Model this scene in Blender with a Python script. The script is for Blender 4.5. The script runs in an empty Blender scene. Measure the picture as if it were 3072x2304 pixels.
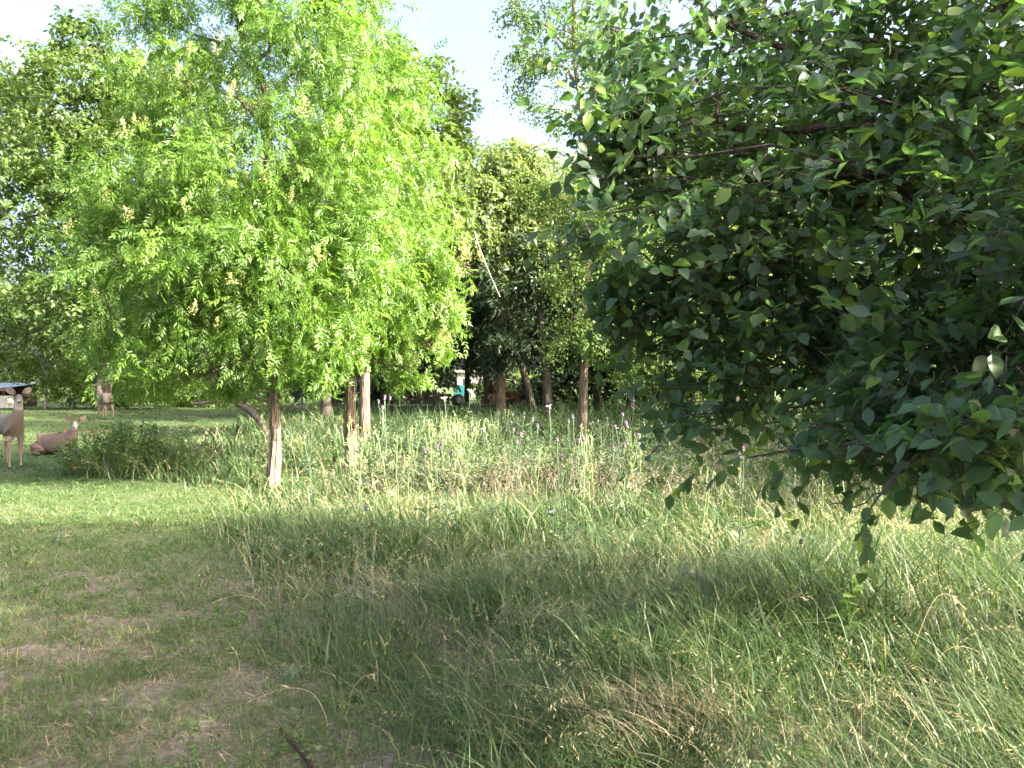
import bpy, bmesh, math, random
import numpy as np
from mathutils import Vector, Matrix

rng = np.random.default_rng(11)
random.seed(11)
scene = bpy.context.scene
COL = scene.collection
R = math.radians

# ------------------------------------------------------------------ camera, light, exposure
CAMZ = 1.6
FPX = 745.0
cam_d = bpy.data.cameras.new('camera')
cam_d.sensor_width = 36.0
cam_d.lens = 36.0 * FPX / 1024.0
cam_d.clip_end = 1500.0
cam_d.clip_start = 0.05
cam = bpy.data.objects.new('camera', cam_d)
cam.location = (0, 0, CAMZ)
cam.rotation_euler = (R(90.0 + 0.15), 0, 0)
COL.objects.link(cam)
scene.camera = cam

SUN_EL, SUN_BACK = 28.0, 24.0        # degrees: elevation, and how far behind the camera's right
sun_dir = Vector((math.cos(R(SUN_EL)) * math.cos(R(SUN_BACK)), -math.cos(R(SUN_EL)) * math.sin(R(SUN_BACK)), math.sin(R(SUN_EL))))
world = bpy.data.worlds.new('World')
scene.world = world
world.use_nodes = True
wn = world.node_tree
for n in list(wn.nodes):
    wn.nodes.remove(n)
sky = wn.nodes.new('ShaderNodeTexSky')
sky.sky_type = 'NISHITA'
sky.sun_disc = False
sky.sun_elevation = R(SUN_EL)
sky.sun_rotation = math.atan2(sun_dir.x, sun_dir.y)
sky.air_density = 0.75
sky.dust_density = 10.0
sky.ozone_density = 0.6
bg = wn.nodes.new('ShaderNodeBackground')
bg.inputs['Strength'].default_value = 0.15
wo = wn.nodes.new('ShaderNodeOutputWorld')
wn.links.new(sky.outputs[0], bg.inputs['Color'])
wn.links.new(bg.outputs[0], wo.inputs['Surface'])

sun_d = bpy.data.lights.new('sun', 'SUN')
sun_d.energy = 4.4
sun_d.angle = R(0.55)
sun_d.color = (1.0, 0.93, 0.80)
sun = bpy.data.objects.new('sun', sun_d)
sun.rotation_euler = (-sun_dir).to_track_quat('-Z', 'Y').to_euler()
sun.location = (20, -10, 20)
COL.objects.link(sun)

scene.view_settings.view_transform = 'Standard'
scene.view_settings.look = 'None'
scene.view_settings.exposure = 2.72
scene.view_settings.gamma = 1.0
scene.view_settings.use_curve_mapping = False
scene.cycles.max_bounces = 8
scene.cycles.diffuse_bounces = 3
scene.cycles.transmission_bounces = 6
scene.cycles.transparent_max_bounces = 4
scene.cycles.use_denoising = True


# ------------------------------------------------------------------ helpers
def sstep(a, b, x):
    t = np.clip((np.asarray(x, float) - a) / (b - a), 0, 1)
    return t * t * (3 - 2 * t)


def gz(x, y):
    """height of the ground"""
    x = np.asarray(x, float)
    y = np.asarray(y, float)
    z = 0.35 * sstep(12, 32, y)
    near = sstep(0.0, 60.0, y)
    z = z + 0.035 * np.sin(x * 0.9 + 1.3) * np.sin(y * 0.7 + 0.4) + 0.02 * np.sin(x * 2.1 + y * 1.7)
    z = z + 0.10 * np.exp(-(((x - 2.3) / 1.3) ** 2 + ((y - 5.2) / 0.9) ** 2))
    z = z + 0.16 * np.exp(-(((x + 6.3) / 1.6) ** 2 + ((y - 14.0) / 1.6) ** 2))
    return z


def W(px, py, Y):
    """a point seen at pixel (px, py) of the 1024 x 768 frame, Y metres out"""
    return np.array([(px - 512.0) / FPX * Y, Y, CAMZ - (py - 386.0) / FPX * Y])


def G(px, Y):
    x = (px - 512.0) / FPX * Y
    return np.array([x, Y, float(gz(x, Y))])


def tag(o, label=None, cat=None, group=None, kind=None):
    if label: o['label'] = label
    if cat: o['category'] = cat
    if group: o['group'] = group
    if kind: o['kind'] = kind
    return o


def empty(name, loc, label, cat, group=None, rotz=0.0):
    o = bpy.data.objects.new(name, None)
    o.empty_display_size = 0.2
    o.location = loc
    o.rotation_euler = (0, 0, rotz)
    COL.objects.link(o)
    return tag(o, label, cat, group)


def mesh_data(name, V, quads=None, tris=None, tint=None, col=None, smooth=False, mat=None):
    me = bpy.data.meshes.new(name)
    V = np.asarray(V, dtype=np.float32)
    nq = 0 if quads is None else len(quads)
    nt = 0 if tris is None else len(tris)
    me.vertices.add(len(V))
    me.vertices.foreach_set('co', V.ravel())
    parts = []
    if nq: parts.append(np.asarray(quads, dtype=np.int32).ravel())
    if nt: parts.append(np.asarray(tris, dtype=np.int32).ravel())
    li = np.concatenate(parts)
    me.loops.add(len(li))
    me.loops.foreach_set('vertex_index', li)
    me.polygons.add(nq + nt)
    st = np.concatenate([np.arange(nq, dtype=np.int32) * 4, nq * 4 + np.arange(nt, dtype=np.int32) * 3])
    me.polygons.foreach_set('loop_start', st.astype(np.int32))
    if smooth:
        me.polygons.foreach_set('use_smooth', np.ones(nq + nt, dtype=bool))
    if tint is not None:
        a = me.attributes.new('tint', 'FLOAT', 'POINT')
        a.data.foreach_set('value', np.asarray(tint, dtype=np.float32))
    if col is not None:
        a = me.attributes.new('pelt', 'FLOAT_COLOR', 'POINT')
        c = np.ones((len(V), 4), dtype=np.float32)
        c[:, :3] = col
        a.data.foreach_set('color', c.ravel())
    me.update(calc_edges=True)
    if mat: me.materials.append(mat)
    return me


def add_obj(name, me, parent=None, loc=None):
    o = bpy.data.objects.new(name, me)
    COL.objects.link(o)
    if parent is not None: o.parent = parent
    if loc is not None: o.location = loc
    return o


def copy_tree(root):
    c = root.copy()
    COL.objects.link(c)
    for ch in root.children:
        d = ch.copy()
        COL.objects.link(d)
        d.parent = c
        for g in ch.children:
            e = g.copy()
            COL.objects.link(e)
            e.parent = d
    return c


def norm(a):
    return a / np.maximum(np.linalg.norm(a, axis=-1, keepdims=True), 1e-9)


class Tubes:
    """collects bent tapering tubes into one mesh"""
    def __init__(self):
        self.V, self.Q, self.T, self.n = [], [], [], 0

    def add(self, pts, rad, sides=6, rough=0.0, seed=0, ridges=0):
        pts = np.asarray(pts, float)
        rad = np.asarray(rad, float) * np.ones(len(pts))
        n = len(pts)
        tan = norm(np.gradient(pts, axis=0))
        ref = np.array([1.0, 0, 0]) if abs(tan[0][0]) < 0.7 else np.array([0, 1.0, 0])
        rr = np.random.default_rng(seed + 5)
        ph = rr.uniform(0, 6.28, 8)
        base = self.n
        ang = np.arange(sides) / sides * 2 * math.pi
        for i in range(n):
            a = ref - tan[i] * np.dot(ref, tan[i])
            a /= max(np.linalg.norm(a), 1e-6)
            b = np.cross(tan[i], a)
            r = rad[i] * np.ones(sides)
            if rough:
                r = r * (1 + rough * (np.sin(ang * 2 + ph[0] + i * 0.5) * 0.6 + np.sin(ang * 3 + ph[1] - i * 0.8) * 0.5 + rr.normal(0, 0.35, sides)))
            if ridges:
                r = r * (1 + 0.13 * np.sign(np.sin(ang * ridges + ph[2] + 0.5 * math.sin(i * 0.31))) + 0.05 * math.sin(i * 0.43 + ph[3]) + 0.03 * math.sin(i * 1.7 + ph[4]))
            self.V.append(pts[i] + np.outer(np.cos(ang) * r, a) + np.outer(np.sin(ang) * r, b))
            ref = a
        for i in range(n - 1):
            for k in range(sides):
                k2 = (k + 1) % sides
                self.Q.append((base + i * sides + k, base + i * sides + k2, base + (i + 1) * sides + k2, base + (i + 1) * sides + k))
        self.n += n * sides
        self.V.append(pts[-1:] + tan[-1:] * rad[-1] * 0.6)
        for k in range(sides):
            self.T.append((base + (n - 1) * sides + k, base + (n - 1) * sides + (k + 1) % sides, self.n))
        self.n += 1
        self.V.append(pts[:1] - tan[:1] * rad[0] * 0.3)
        for k in range(sides):
            self.T.append((base + (k + 1) % sides, base + k, self.n))
        self.n += 1

    def build(self, name, mat, parent=None, off=(0, 0, 0), smooth=True):
        me = mesh_data(name, np.vstack(self.V) - np.asarray(off), self.Q, self.T, smooth=smooth, mat=mat)
        return add_obj(name, me, parent)


def curve(a, b, n=8, sag=0.0, wob=0.0, seed=0):
    a, b = np.asarray(a, float), np.asarray(b, float)
    t = np.linspace(0, 1, n)[:, None]
    p = a + (b - a) * t
    p[:, 2] += sag * (4 * t * (1 - t))[:, 0]
    if wob:
        r = np.random.default_rng(seed)
        w = np.cumsum(r.normal(0, wob, (n, 3)), axis=0)
        w -= w[0] + (w[-1] - w[0]) * t
        p += w
    return p


def smooth_path(pts, n):
    """Catmull-Rom through pts"""
    P = np.asarray(pts, float)
    P = np.vstack([2 * P[0] - P[1], P, 2 * P[-1] - P[-2]])
    m = len(P) - 3
    out = []
    for u in np.linspace(0, m - 1e-6, n):
        i = int(u)
        t = u - i
        p0, p1, p2, p3 = P[i], P[i + 1], P[i + 2], P[i + 3]
        out.append(0.5 * ((2 * p1) + (-p0 + p2) * t + (2 * p0 - 5 * p1 + 4 * p2 - p3) * t * t + (-p0 + 3 * p1 - 3 * p2 + p3) * t ** 3))
    return np.array(out)


# leaf templates: verts (x across, y along, z normal), quads, tris
def tmpl(verts, quads=(), tris=()):
    return np.array(verts, float), np.array(quads, int).reshape(-1, 4), np.array(tris, int).reshape(-1, 3)


def leaf_oval(w=0.32, cup=0.10, curl=-0.12, rows=((0.0, 0.05), (0.16, 0.75), (0.42, 1.0), (0.70, 0.72), (0.90, 0.28)), stalk=0.16):
    v = [(0, -stalk, 0.02), (0.012, -stalk, 0.02), (0.012, 0.0, 0), (0, 0, 0)]
    q = [(0, 1, 2, 3)]
    b = 4
    for (y, k) in rows:
        z = curl * y * y * 1.2
        v += [(-w * k, y, z + cup * k), (0, y, z), (w * k, y, z + cup * k)]
    for i in range(len(rows) - 1):
        a = b + i * 3
        q += [(a, a + 1, a + 4, a + 3), (a + 1, a + 2, a + 5, a + 4)]
    v.append((0, 1.0, curl * 1.25))
    e = b + (len(rows) - 1) * 3
    return tmpl(v, q, [(e, e + 1, len(v) - 1), (e + 1, e + 2, len(v) - 1)])


def leaf_light(w=0.30, cup=0.10, curl=-0.1):
    v = [(0, -0.12, 0), (-w * 0.8, 0.22, cup), (w * 0.8, 0.22, cup), (0, 0.3, 0), (-w * 0.85, 0.55, cup + curl * 0.3), (w * 0.85, 0.55, cup + curl * 0.3), (0, 0.62, curl * 0.4), (0, 1, curl)]
    return tmpl(v, [(0, 3, 1, 1)][:0], [(0, 3, 1), (0, 2, 3), (1, 3, 6), (1, 6, 4), (3, 2, 5), (3, 5, 6), (4, 6, 7), (6, 5, 7)])


def leaf_small(w=0.28, cup=0.08):
    return tmpl([(0, 0, 0), (-w, 0.45, cup), (0, 1, -0.05), (w, 0.45, cup)], [], [(0, 2, 1), (0, 3, 2)])


def leaf_pinnate(pairs=6, droop=0.30, ll=0.38, lw=0.050, seed=0):
    v, t = [], []
    rr = np.random.default_rng(seed)
    def leaflet(o, d, nrm, L):
        o, d, nrm = np.array(o, float), norm(np.array(d, float)), np.array(nrm, float)
        s = np.cross(d, nrm); s /= np.linalg.norm(s)
        b = len(v)
        v.extend([tuple(o), tuple(o + d * L * 0.4 - s * lw + nrm * 0.012), tuple(o + d * L * 0.4 + s * lw + nrm * 0.012), tuple(o + d * L - nrm * 0.05)])
        t.extend([(b, b + 3, b + 1), (b, b + 2, b + 3)])
    for i in range(pairs):
        u = 0.22 + 0.74 * i / (pairs - 1)
        o = (0, u, -droop * u * u)
        k = 1.0 - 0.35 * abs(u - 0.5) * 1.6
        for s in (-1, 1):
            leaflet(o, (s * 0.75 + rr.normal(0, .12), 0.62 + rr.normal(0, .15), -0.42 + rr.normal(0, .25)), (rr.normal(0, .3), 0.2, 1), ll * k * rr.uniform(.75, 1.1))
    leaflet((0, 0.98, -droop), (0, 1, -0.6), (0, 0.4, 1), ll * 0.9)
    b = len(v)                                       # the rachis
    v.extend([(-0.006, 0, 0), (0.006, 0, 0), (0.005, 0.55, -droop * 0.3), (-0.005, 0.55, -droop * 0.3), (0, 1, -droop)])
    t.extend([(b, b + 1, b + 2), (b, b + 2, b + 3), (b + 3, b + 2, b + 4)])
    return tmpl(v, [], t)


def needle_spray(n=9, seed=0):
    r = np.random.default_rng(seed)
    v, t = [], []
    for i in range(n):
        u = i / n
        a = r.uniform(-1, 1)
        d = norm(np.array([a * 0.8, 0.7, r.normal(0, 0.35)]))
        s = norm(np.cross(d, r.normal(0, 1, 3))) * 0.065
        o = np.array([0, u * 0.55, 0])
        b = len(v)
        v.extend([tuple(o - s), tuple(o + s), tuple(o + d * 0.5)])
        t.append((b, b + 1, b + 2))
    return tmpl(v, [], t)


def scatter_arrays(tp, P, D, U, S, tint):
    tv, tq, tt = tp
    N, k = len(P), len(tv)
    D = norm(D)
    X = norm(np.cross(D, U))
    Z = np.cross(X, D)
    S = np.asarray(S, float).reshape(-1, 1, 1)
    V = P[:, None, :] + S * (tv[None, :, 0:1] * X[:, None, :] + tv[None, :, 1:2] * D[:, None, :] + tv[None, :, 2:3] * Z[:, None, :])
    offs = (np.arange(N) * k)[:, None, None]
    q = (tq[None] + offs).reshape(-1, 4) if len(tq) else None
    t = (tt[None] + offs).reshape(-1, 3) if len(tt) else None
    return V.reshape(-1, 3), q, t, np.repeat(tint, k)


def join_arrays(parts):
    Vs, Qs, Ts, Cs, n = [], [], [], [], 0
    for V, q, t, c in parts:
        Vs.append(V)
        if q is not None: Qs.append(q + n)
        if t is not None: Ts.append(t + n)
        Cs.append(c)
        n += len(V)
    return np.vstack(Vs), (np.vstack(Qs) if Qs else None), (np.vstack(Ts) if Ts else None), np.concatenate(Cs)


# ------------------------------------------------------------------ materials
def new_mat(name):
    m = bpy.data.materials.new(name)
    m.use_nodes = True
    nt = m.node_tree
    for n in list(nt.nodes):
        nt.nodes.remove(n)
    out = nt.nodes.new('ShaderNodeOutputMaterial')
    return m, nt, out


def ramp_node(nt, stops):
    r = nt.nodes.new('ShaderNodeValToRGB')
    e = r.color_ramp.elements
    while len(e) < len(stops):
        e.new(0.5)
    for i, (p, c) in enumerate(stops):
        e[i].position = p
        e[i].color = (c[0], c[1], c[2], 1)
    return r


def leaf_mat(name, stops, trans=0.4, rough=0.45, spec=0.4, glow=(1.9, 2.0, 0.9)):
    m, nt, out = new_mat(name)
    at = nt.nodes.new('ShaderNodeAttribute'); at.attribute_name = 'tint'
    rp = ramp_node(nt, stops)
    nt.links.new(at.outputs['Fac'], rp.inputs[0])
    p = nt.nodes.new('ShaderNodeBsdfPrincipled')
    p.inputs['Roughness'].default_value = rough
    p.inputs['Specular IOR Level'].default_value = spec
    nt.links.new(rp.outputs[0], p.inputs['Base Color'])
    tr = nt.nodes.new('ShaderNodeBsdfTranslucent')
    mul = nt.nodes.new('ShaderNodeMix'); mul.data_type = 'RGBA'; mul.blend_type = 'MULTIPLY'
    mul.inputs['Factor'].default_value = 1.0
    mul.inputs[7].default_value = (*glow, 1)
    nt.links.new(rp.outputs[0], mul.inputs[6])
    nt.links.new(mul.outputs[2], tr.inputs['Color'])
    mx = nt.nodes.new('ShaderNodeMixShader')
    mx.inputs[0].default_value = trans
    nt.links.new(p.outputs[0], mx.inputs[1])
    nt.links.new(tr.outputs[0], mx.inputs[2])
    nt.links.new(mx.outputs[0], out.inputs['Surface'])
    return m


def bark_mat(name, c1, c2, scale=14.0, stretch=0.16, bump=0.6):
    m, nt, out = new_mat(name)
    tc = nt.nodes.new('ShaderNodeTexCoord')
    mp = nt.nodes.new('ShaderNodeMapping')
    mp.inputs['Scale'].default_value = (scale, scale, scale * stretch)
    nt.links.new(tc.outputs['Object'], mp.inputs[0])
    no = nt.nodes.new('ShaderNodeTexNoise'); no.inputs['Scale'].default_value = 1.6; no.inputs['Detail'].default_value = 8
    vo = nt.nodes.new('ShaderNodeTexVoronoi'); vo.inputs['Scale'].default_value = 1.3; vo.feature = 'DISTANCE_TO_EDGE'
    nt.links.new(mp.outputs[0], no.inputs['Vector'])
    nt.links.new(mp.outputs[0], vo.inputs['Vector'])
    rp = ramp_node(nt, [(0.3, c1), (0.68, c2)])
    nt.links.new(no.outputs['Fac'], rp.inputs[0])
    p = nt.nodes.new('ShaderNodeBsdfPrincipled')
    p.inputs['Roughness'].default_value = 0.9
    p.inputs['Specular IOR Level'].default_value = 0.15
    nt.links.new(rp.outputs[0], p.inputs['Base Color'])
    mx = nt.nodes.new('ShaderNodeMath'); mx.operation = 'MULTIPLY_ADD'
    mx.inputs[1].default_value = 1.5
    nt.links.new(vo.outputs['Distance'], mx.inputs[0])
    nt.links.new(no.outputs['Fac'], mx.inputs[2])
    bp = nt.nodes.new('ShaderNodeBump'); bp.inputs['Strength'].default_value = bump; bp.inputs['Distance'].default_value = 0.03
    nt.links.new(mx.outputs[0], bp.inputs['Height'])
    nt.links.new(bp.outputs[0], p.inputs['Normal'])
    nt.links.new(p.outputs[0], out.inputs['Surface'])
    return m


def plain_mat(name, c, rough=0.7, metal=0.0, noise=0.25, nscale=12.0, spec=0.3):
    m, nt, out = new_mat(name)
    tc = nt.nodes.new('ShaderNodeTexCoord')
    no = nt.nodes.new('ShaderNodeTexNoise'); no.inputs['Scale'].default_value = nscale; no.inputs['Detail'].default_value = 5
    nt.links.new(tc.outputs['Object'], no.inputs['Vector'])
    a = tuple(max(0, k * (1 - noise)) for k in c)
    b = tuple(min(1, k * (1 + noise)) for k in c)
    rp = ramp_node(nt, [(0.3, a), (0.7, b)])
    nt.links.new(no.outputs['Fac'], rp.inputs[0])
    p = nt.nodes.new('ShaderNodeBsdfPrincipled')
    p.inputs['Roughness'].default_value = rough
    p.inputs['Metallic'].default_value = metal
    p.inputs['Specular IOR Level'].default_value = spec
    nt.links.new(rp.outputs[0], p.inputs['Base Color'])
    nt.links.new(p.outputs[0], out.inputs['Surface'])
    return m


M = {}
M['leaf_near'] = leaf_mat('oval_leaf', [(0.0, (0.042, 0.088, 0.044)), (0.6, (0.064, 0.126, 0.054)), (0.90, (0.100, 0.18, 0.052)), (1.0, (0.20, 0.30, 0.06))], trans=0.42, rough=0.45, spec=0.5)
M['leaf_soap'] = leaf_mat('soapberry_leaf', [(0.0, (0.052, 0.112, 0.020)), (0.5, (0.090, 0.172, 0.026)), (1.0, (0.16, 0.25, 0.042))], trans=0.42, rough=0.40, spec=0.5, glow=(1.75, 1.95, 0.95))
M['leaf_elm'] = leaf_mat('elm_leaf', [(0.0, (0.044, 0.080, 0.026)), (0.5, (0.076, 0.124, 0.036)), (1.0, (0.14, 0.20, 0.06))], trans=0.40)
M['leaf_pale'] = leaf_mat('pale_leaf', [(0.0, (0.088, 0.132, 0.046)), (0.5, (0.135, 0.185, 0.072)), (1.0, (0.22, 0.27, 0.12))], trans=0.42)  # haze over the left trees is put into this paler leaf colour
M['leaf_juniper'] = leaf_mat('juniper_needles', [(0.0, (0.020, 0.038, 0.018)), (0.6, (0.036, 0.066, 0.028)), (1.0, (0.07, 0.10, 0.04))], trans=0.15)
M['leaf_shrub'] = leaf_mat('shrub_leaf', [(0.0, (0.065, 0.125, 0.030)), (0.5, (0.11, 0.185, 0.042)), (1.0, (0.19, 0.26, 0.07))], trans=0.40)
M['lawn'] = leaf_mat('lawn_blade', [(0.0, (0.042, 0.092, 0.030)), (0.40, (0.074, 0.124, 0.042)), (0.75, (0.13, 0.165, 0.065)), (1.0, (0.31, 0.26, 0.16))], trans=0.38, rough=0.55, spec=0.3)
M['meadow'] = leaf_mat('meadow_blade', [(0.0, (0.030, 0.066, 0.024)), (0.45, (0.060, 0.108, 0.036)), (0.75, (0.13, 0.160, 0.072)), (1.0, (0.36, 0.32, 0.19))], trans=0.28, rough=0.5, spec=0.35)
M['crumb'] = leaf_mat('soil_crumb', [(0.0, (0.10, 0.08, 0.065)), (0.6, (0.20, 0.16, 0.13)), (1.0, (0.36, 0.32, 0.28))], trans=0.0, rough=0.95, spec=0.1)
M['rough'] = leaf_mat('rough_herb', [(0.0, (0.028, 0.055, 0.024)), (0.6, (0.050, 0.088, 0.036)), (1.0, (0.10, 0.13, 0.06))], trans=0.25, rough=0.55, spec=0.3)
M['dusky'] = leaf_mat('dusky_head', [(0.0, (0.10, 0.085, 0.065)), (0.5, (0.20, 0.16, 0.125)), (1.0, (0.34, 0.28, 0.20))], trans=0.25, rough=0.6, spec=0.25, glow=(1.2, 1.15, 1.0))
M['seed'] = leaf_mat('seed_head', [(0.0, (0.20, 0.22, 0.11)), (0.5, (0.36, 0.33, 0.19)), (1.0, (0.52, 0.44, 0.27))], trans=0.35, rough=0.6, spec=0.25, glow=(1.3, 1.25, 0.9))
M['straw'] = leaf_mat('straw_blade', [(0.0, (0.22, 0.19, 0.12)), (0.5, (0.34, 0.29, 0.19)), (1.0, (0.50, 0.42, 0.28))], trans=0.25, rough=0.6, spec=0.25, glow=(1.2, 1.15, 0.9))
M['weed'] = leaf_mat('weed_leaf', [(0.0, (0.075, 0.13, 0.055)), (0.5, (0.13, 0.19, 0.085)), (1.0, (0.24, 0.29, 0.12))], trans=0.3)
M['thistle'] = leaf_mat('thistle_leaf', [(0.0, (0.060, 0.10, 0.065)), (0.5, (0.11, 0.16, 0.105)), (1.0, (0.22, 0.27, 0.18))], trans=0.25)
M['tallweed'] = leaf_mat('tall_weed_leaf', [(0.0, (0.040, 0.072, 0.036)), (0.5, (0.070, 0.112, 0.056)), (1.0, (0.16, 0.20, 0.11))], trans=0.28, rough=0.55, spec=0.3)
M['lettuce'] = leaf_mat('lettuce_stalk', [(0.0, (0.13, 0.19, 0.085)), (0.5, (0.21, 0.275, 0.13)), (1.0, (0.31, 0.36, 0.19))], trans=0.3, glow=(1.4, 1.4, 0.9))
M['panicle'] = leaf_mat('panicle_bud', [(0.0, (0.30, 0.34, 0.12)), (1.0, (0.46, 0.46, 0.20))], trans=0.3, glow=(1.3, 1.3, 0.9))
M['purple'] = leaf_mat('purple_petal', [(0.0, (0.30, 0.14, 0.36)), (1.0, (0.52, 0.28, 0.56))], trans=0.3, glow=(1.3, 1.2, 1.3))
M['white'] = leaf_mat('white_petal', [(0.0, (0.72, 0.72, 0.70)), (1.0, (0.85, 0.84, 0.82))], trans=0.3, glow=(1.1, 1.1, 1.1))
M['yellow'] = leaf_mat('yellow_petal', [(0.0, (0.65, 0.42, 0.02)), (1.0, (0.75, 0.55, 0.05))], trans=0.3, glow=(1.1, 1.1, 0.9))
M['orange'] = leaf_mat('orange_petal', [(0.0, (0.70, 0.20, 0.02)), (1.0, (0.80, 0.36, 0.04))], trans=0.3, glow=(1.1, 1.1, 0.9))
M['bark_soap'] = bark_mat('soapberry_bark', (0.070, 0.052, 0.040), (0.27, 0.215, 0.17), 20, 0.10, 1.0)
M['bark_dark'] = bark_mat('dark_bark', (0.035, 0.030, 0.026), (0.11, 0.092, 0.075), 14, 0.16, 0.7)
M['bark_elm'] = bark_mat('elm_bark', (0.075, 0.055, 0.042), (0.20, 0.155, 0.12), 14, 0.16, 0.7)
M['bark_grey'] = bark_mat('grey_dead_wood', (0.16, 0.14, 0.125), (0.40, 0.36, 0.32), 18, 0.12, 0.6)
M['bark_twig'] = bark_mat('twig_bark', (0.045, 0.036, 0.030), (0.12, 0.095, 0.075), 40, 0.2, 0.4)
M['bark_dead'] = bark_mat('dead_bark', (0.045, 0.038, 0.034), (0.125, 0.108, 0.095), 18, 0.12, 0.7)
M['vine'] = bark_mat('vine_bark', (0.30, 0.25, 0.20), (0.52, 0.45, 0.38), 30, 0.2, 0.3)
M['rust'] = bark_mat('rusty_bark', (0.035, 0.026, 0.022), (0.085, 0.055, 0.045), 60, 0.3, 0.6)


def ground_mat():
    m, nt, out = new_mat('soil')
    tc = nt.nodes.new('ShaderNodeTexCoord')
    n1 = nt.nodes.new('ShaderNodeTexNoise'); n1.inputs['Scale'].default_value = 0.9; n1.inputs['Detail'].default_value = 6
    n2 = nt.nodes.new('ShaderNodeTexNoise'); n2.inputs['Scale'].default_value = 26; n2.inputs['Detail'].default_value = 8
    n3 = nt.nodes.new('ShaderNodeTexNoise'); n3.inputs['Scale'].default_value = 140; n3.inputs['Detail'].default_value = 4
    for n in (n1, n2, n3):
        nt.links.new(tc.outputs['Object'], n.inputs['Vector'])
    r1 = ramp_node(nt, [(0.30, (0.11, 0.088, 0.070)), (0.55, (0.17, 0.135, 0.11)), (0.75, (0.25, 0.205, 0.17))])
    nt.links.new(n2.outputs['Fac'], r1.inputs[0])
    r2 = ramp_node(nt, [(0.40, (0.050, 0.090, 0.028)), (0.60, (0.085, 0.108, 0.045))])
    nt.links.new(n3.outputs['Fac'], r2.inputs[0])
    # bare soil close by, mossy and leafy further out
    sp = nt.nodes.new('ShaderNodeSeparateXYZ')
    nt.links.new(tc.outputs['Object'], sp.inputs[0])
    mr = nt.nodes.new('ShaderNodeMapRange')
    mr.inputs['From Min'].default_value = 5.0
    mr.inputs['From Max'].default_value = 9.0
    nt.links.new(sp.outputs['Y'], mr.inputs['Value'])
    ad = nt.nodes.new('ShaderNodeMath'); ad.operation = 'ADD'; ad.use_clamp = True
    sb = nt.nodes.new('ShaderNodeMath'); sb.operation = 'MULTIPLY_ADD'; sb.inputs[1].default_value = 1.6; sb.inputs[2].default_value = -0.8
    nt.links.new(n1.outputs['Fac'], sb.inputs[0])
    nt.links.new(mr.outputs[0], ad.inputs[0])
    nt.links.new(sb.outputs[0], ad.inputs[1])
    mx = nt.nodes.new('ShaderNodeMix'); mx.data_type = 'RGBA'
    nt.links.new(ad.outputs[0], mx.inputs['Factor'])
    nt.links.new(r1.outputs[0], mx.inputs[6])
    nt.links.new(r2.outputs[0], mx.inputs[7])
    p = nt.nodes.new('ShaderNodeBsdfPrincipled')
    p.inputs['Roughness'].default_value = 0.95
    p.inputs['Specular IOR Level'].default_value = 0.1
    nt.links.new(mx.outputs[2], p.inputs['Base Color'])
    bp = nt.nodes.new('ShaderNodeBump'); bp.inputs['Strength'].default_value = 0.8; bp.inputs['Distance'].default_value = 0.03
    nt.links.new(n2.outputs['Fac'], bp.inputs['Height'])
    nt.links.new(bp.outputs[0], p.inputs['Normal'])
    nt.links.new(p.outputs[0], out.inputs['Surface'])
    return m


M['soil'] = ground_mat()

# ------------------------------------------------------------------ ground
ys = np.concatenate([np.linspace(-30, 0, 16), np.linspace(0.3, 16, 70), np.linspace(16.5, 60, 44), np.linspace(65, 700, 30)])
xs = np.concatenate([np.linspace(-600, -50, 14), np.linspace(-45, -11, 24), np.linspace(-10.5, 10.5, 84), np.linspace(11, 45, 24), np.linspace(50, 600, 14)])
gx, gy = np.meshgrid(xs, ys)
gv = np.stack([gx, gy, gz(gx, gy)], -1).reshape(-1, 3)
nx, ny = len(xs), len(ys)
ii = np.arange((ny - 1) * (nx - 1))
r0, c0 = ii // (nx - 1), ii % (nx - 1)
a0 = r0 * nx + c0
ground = add_obj('ground', mesh_data('ground', gv, np.stack([a0, a0 + 1, a0 + nx + 1, a0 + nx], 1), smooth=True, mat=M['soil']))
tag(ground, kind='structure')


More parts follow.
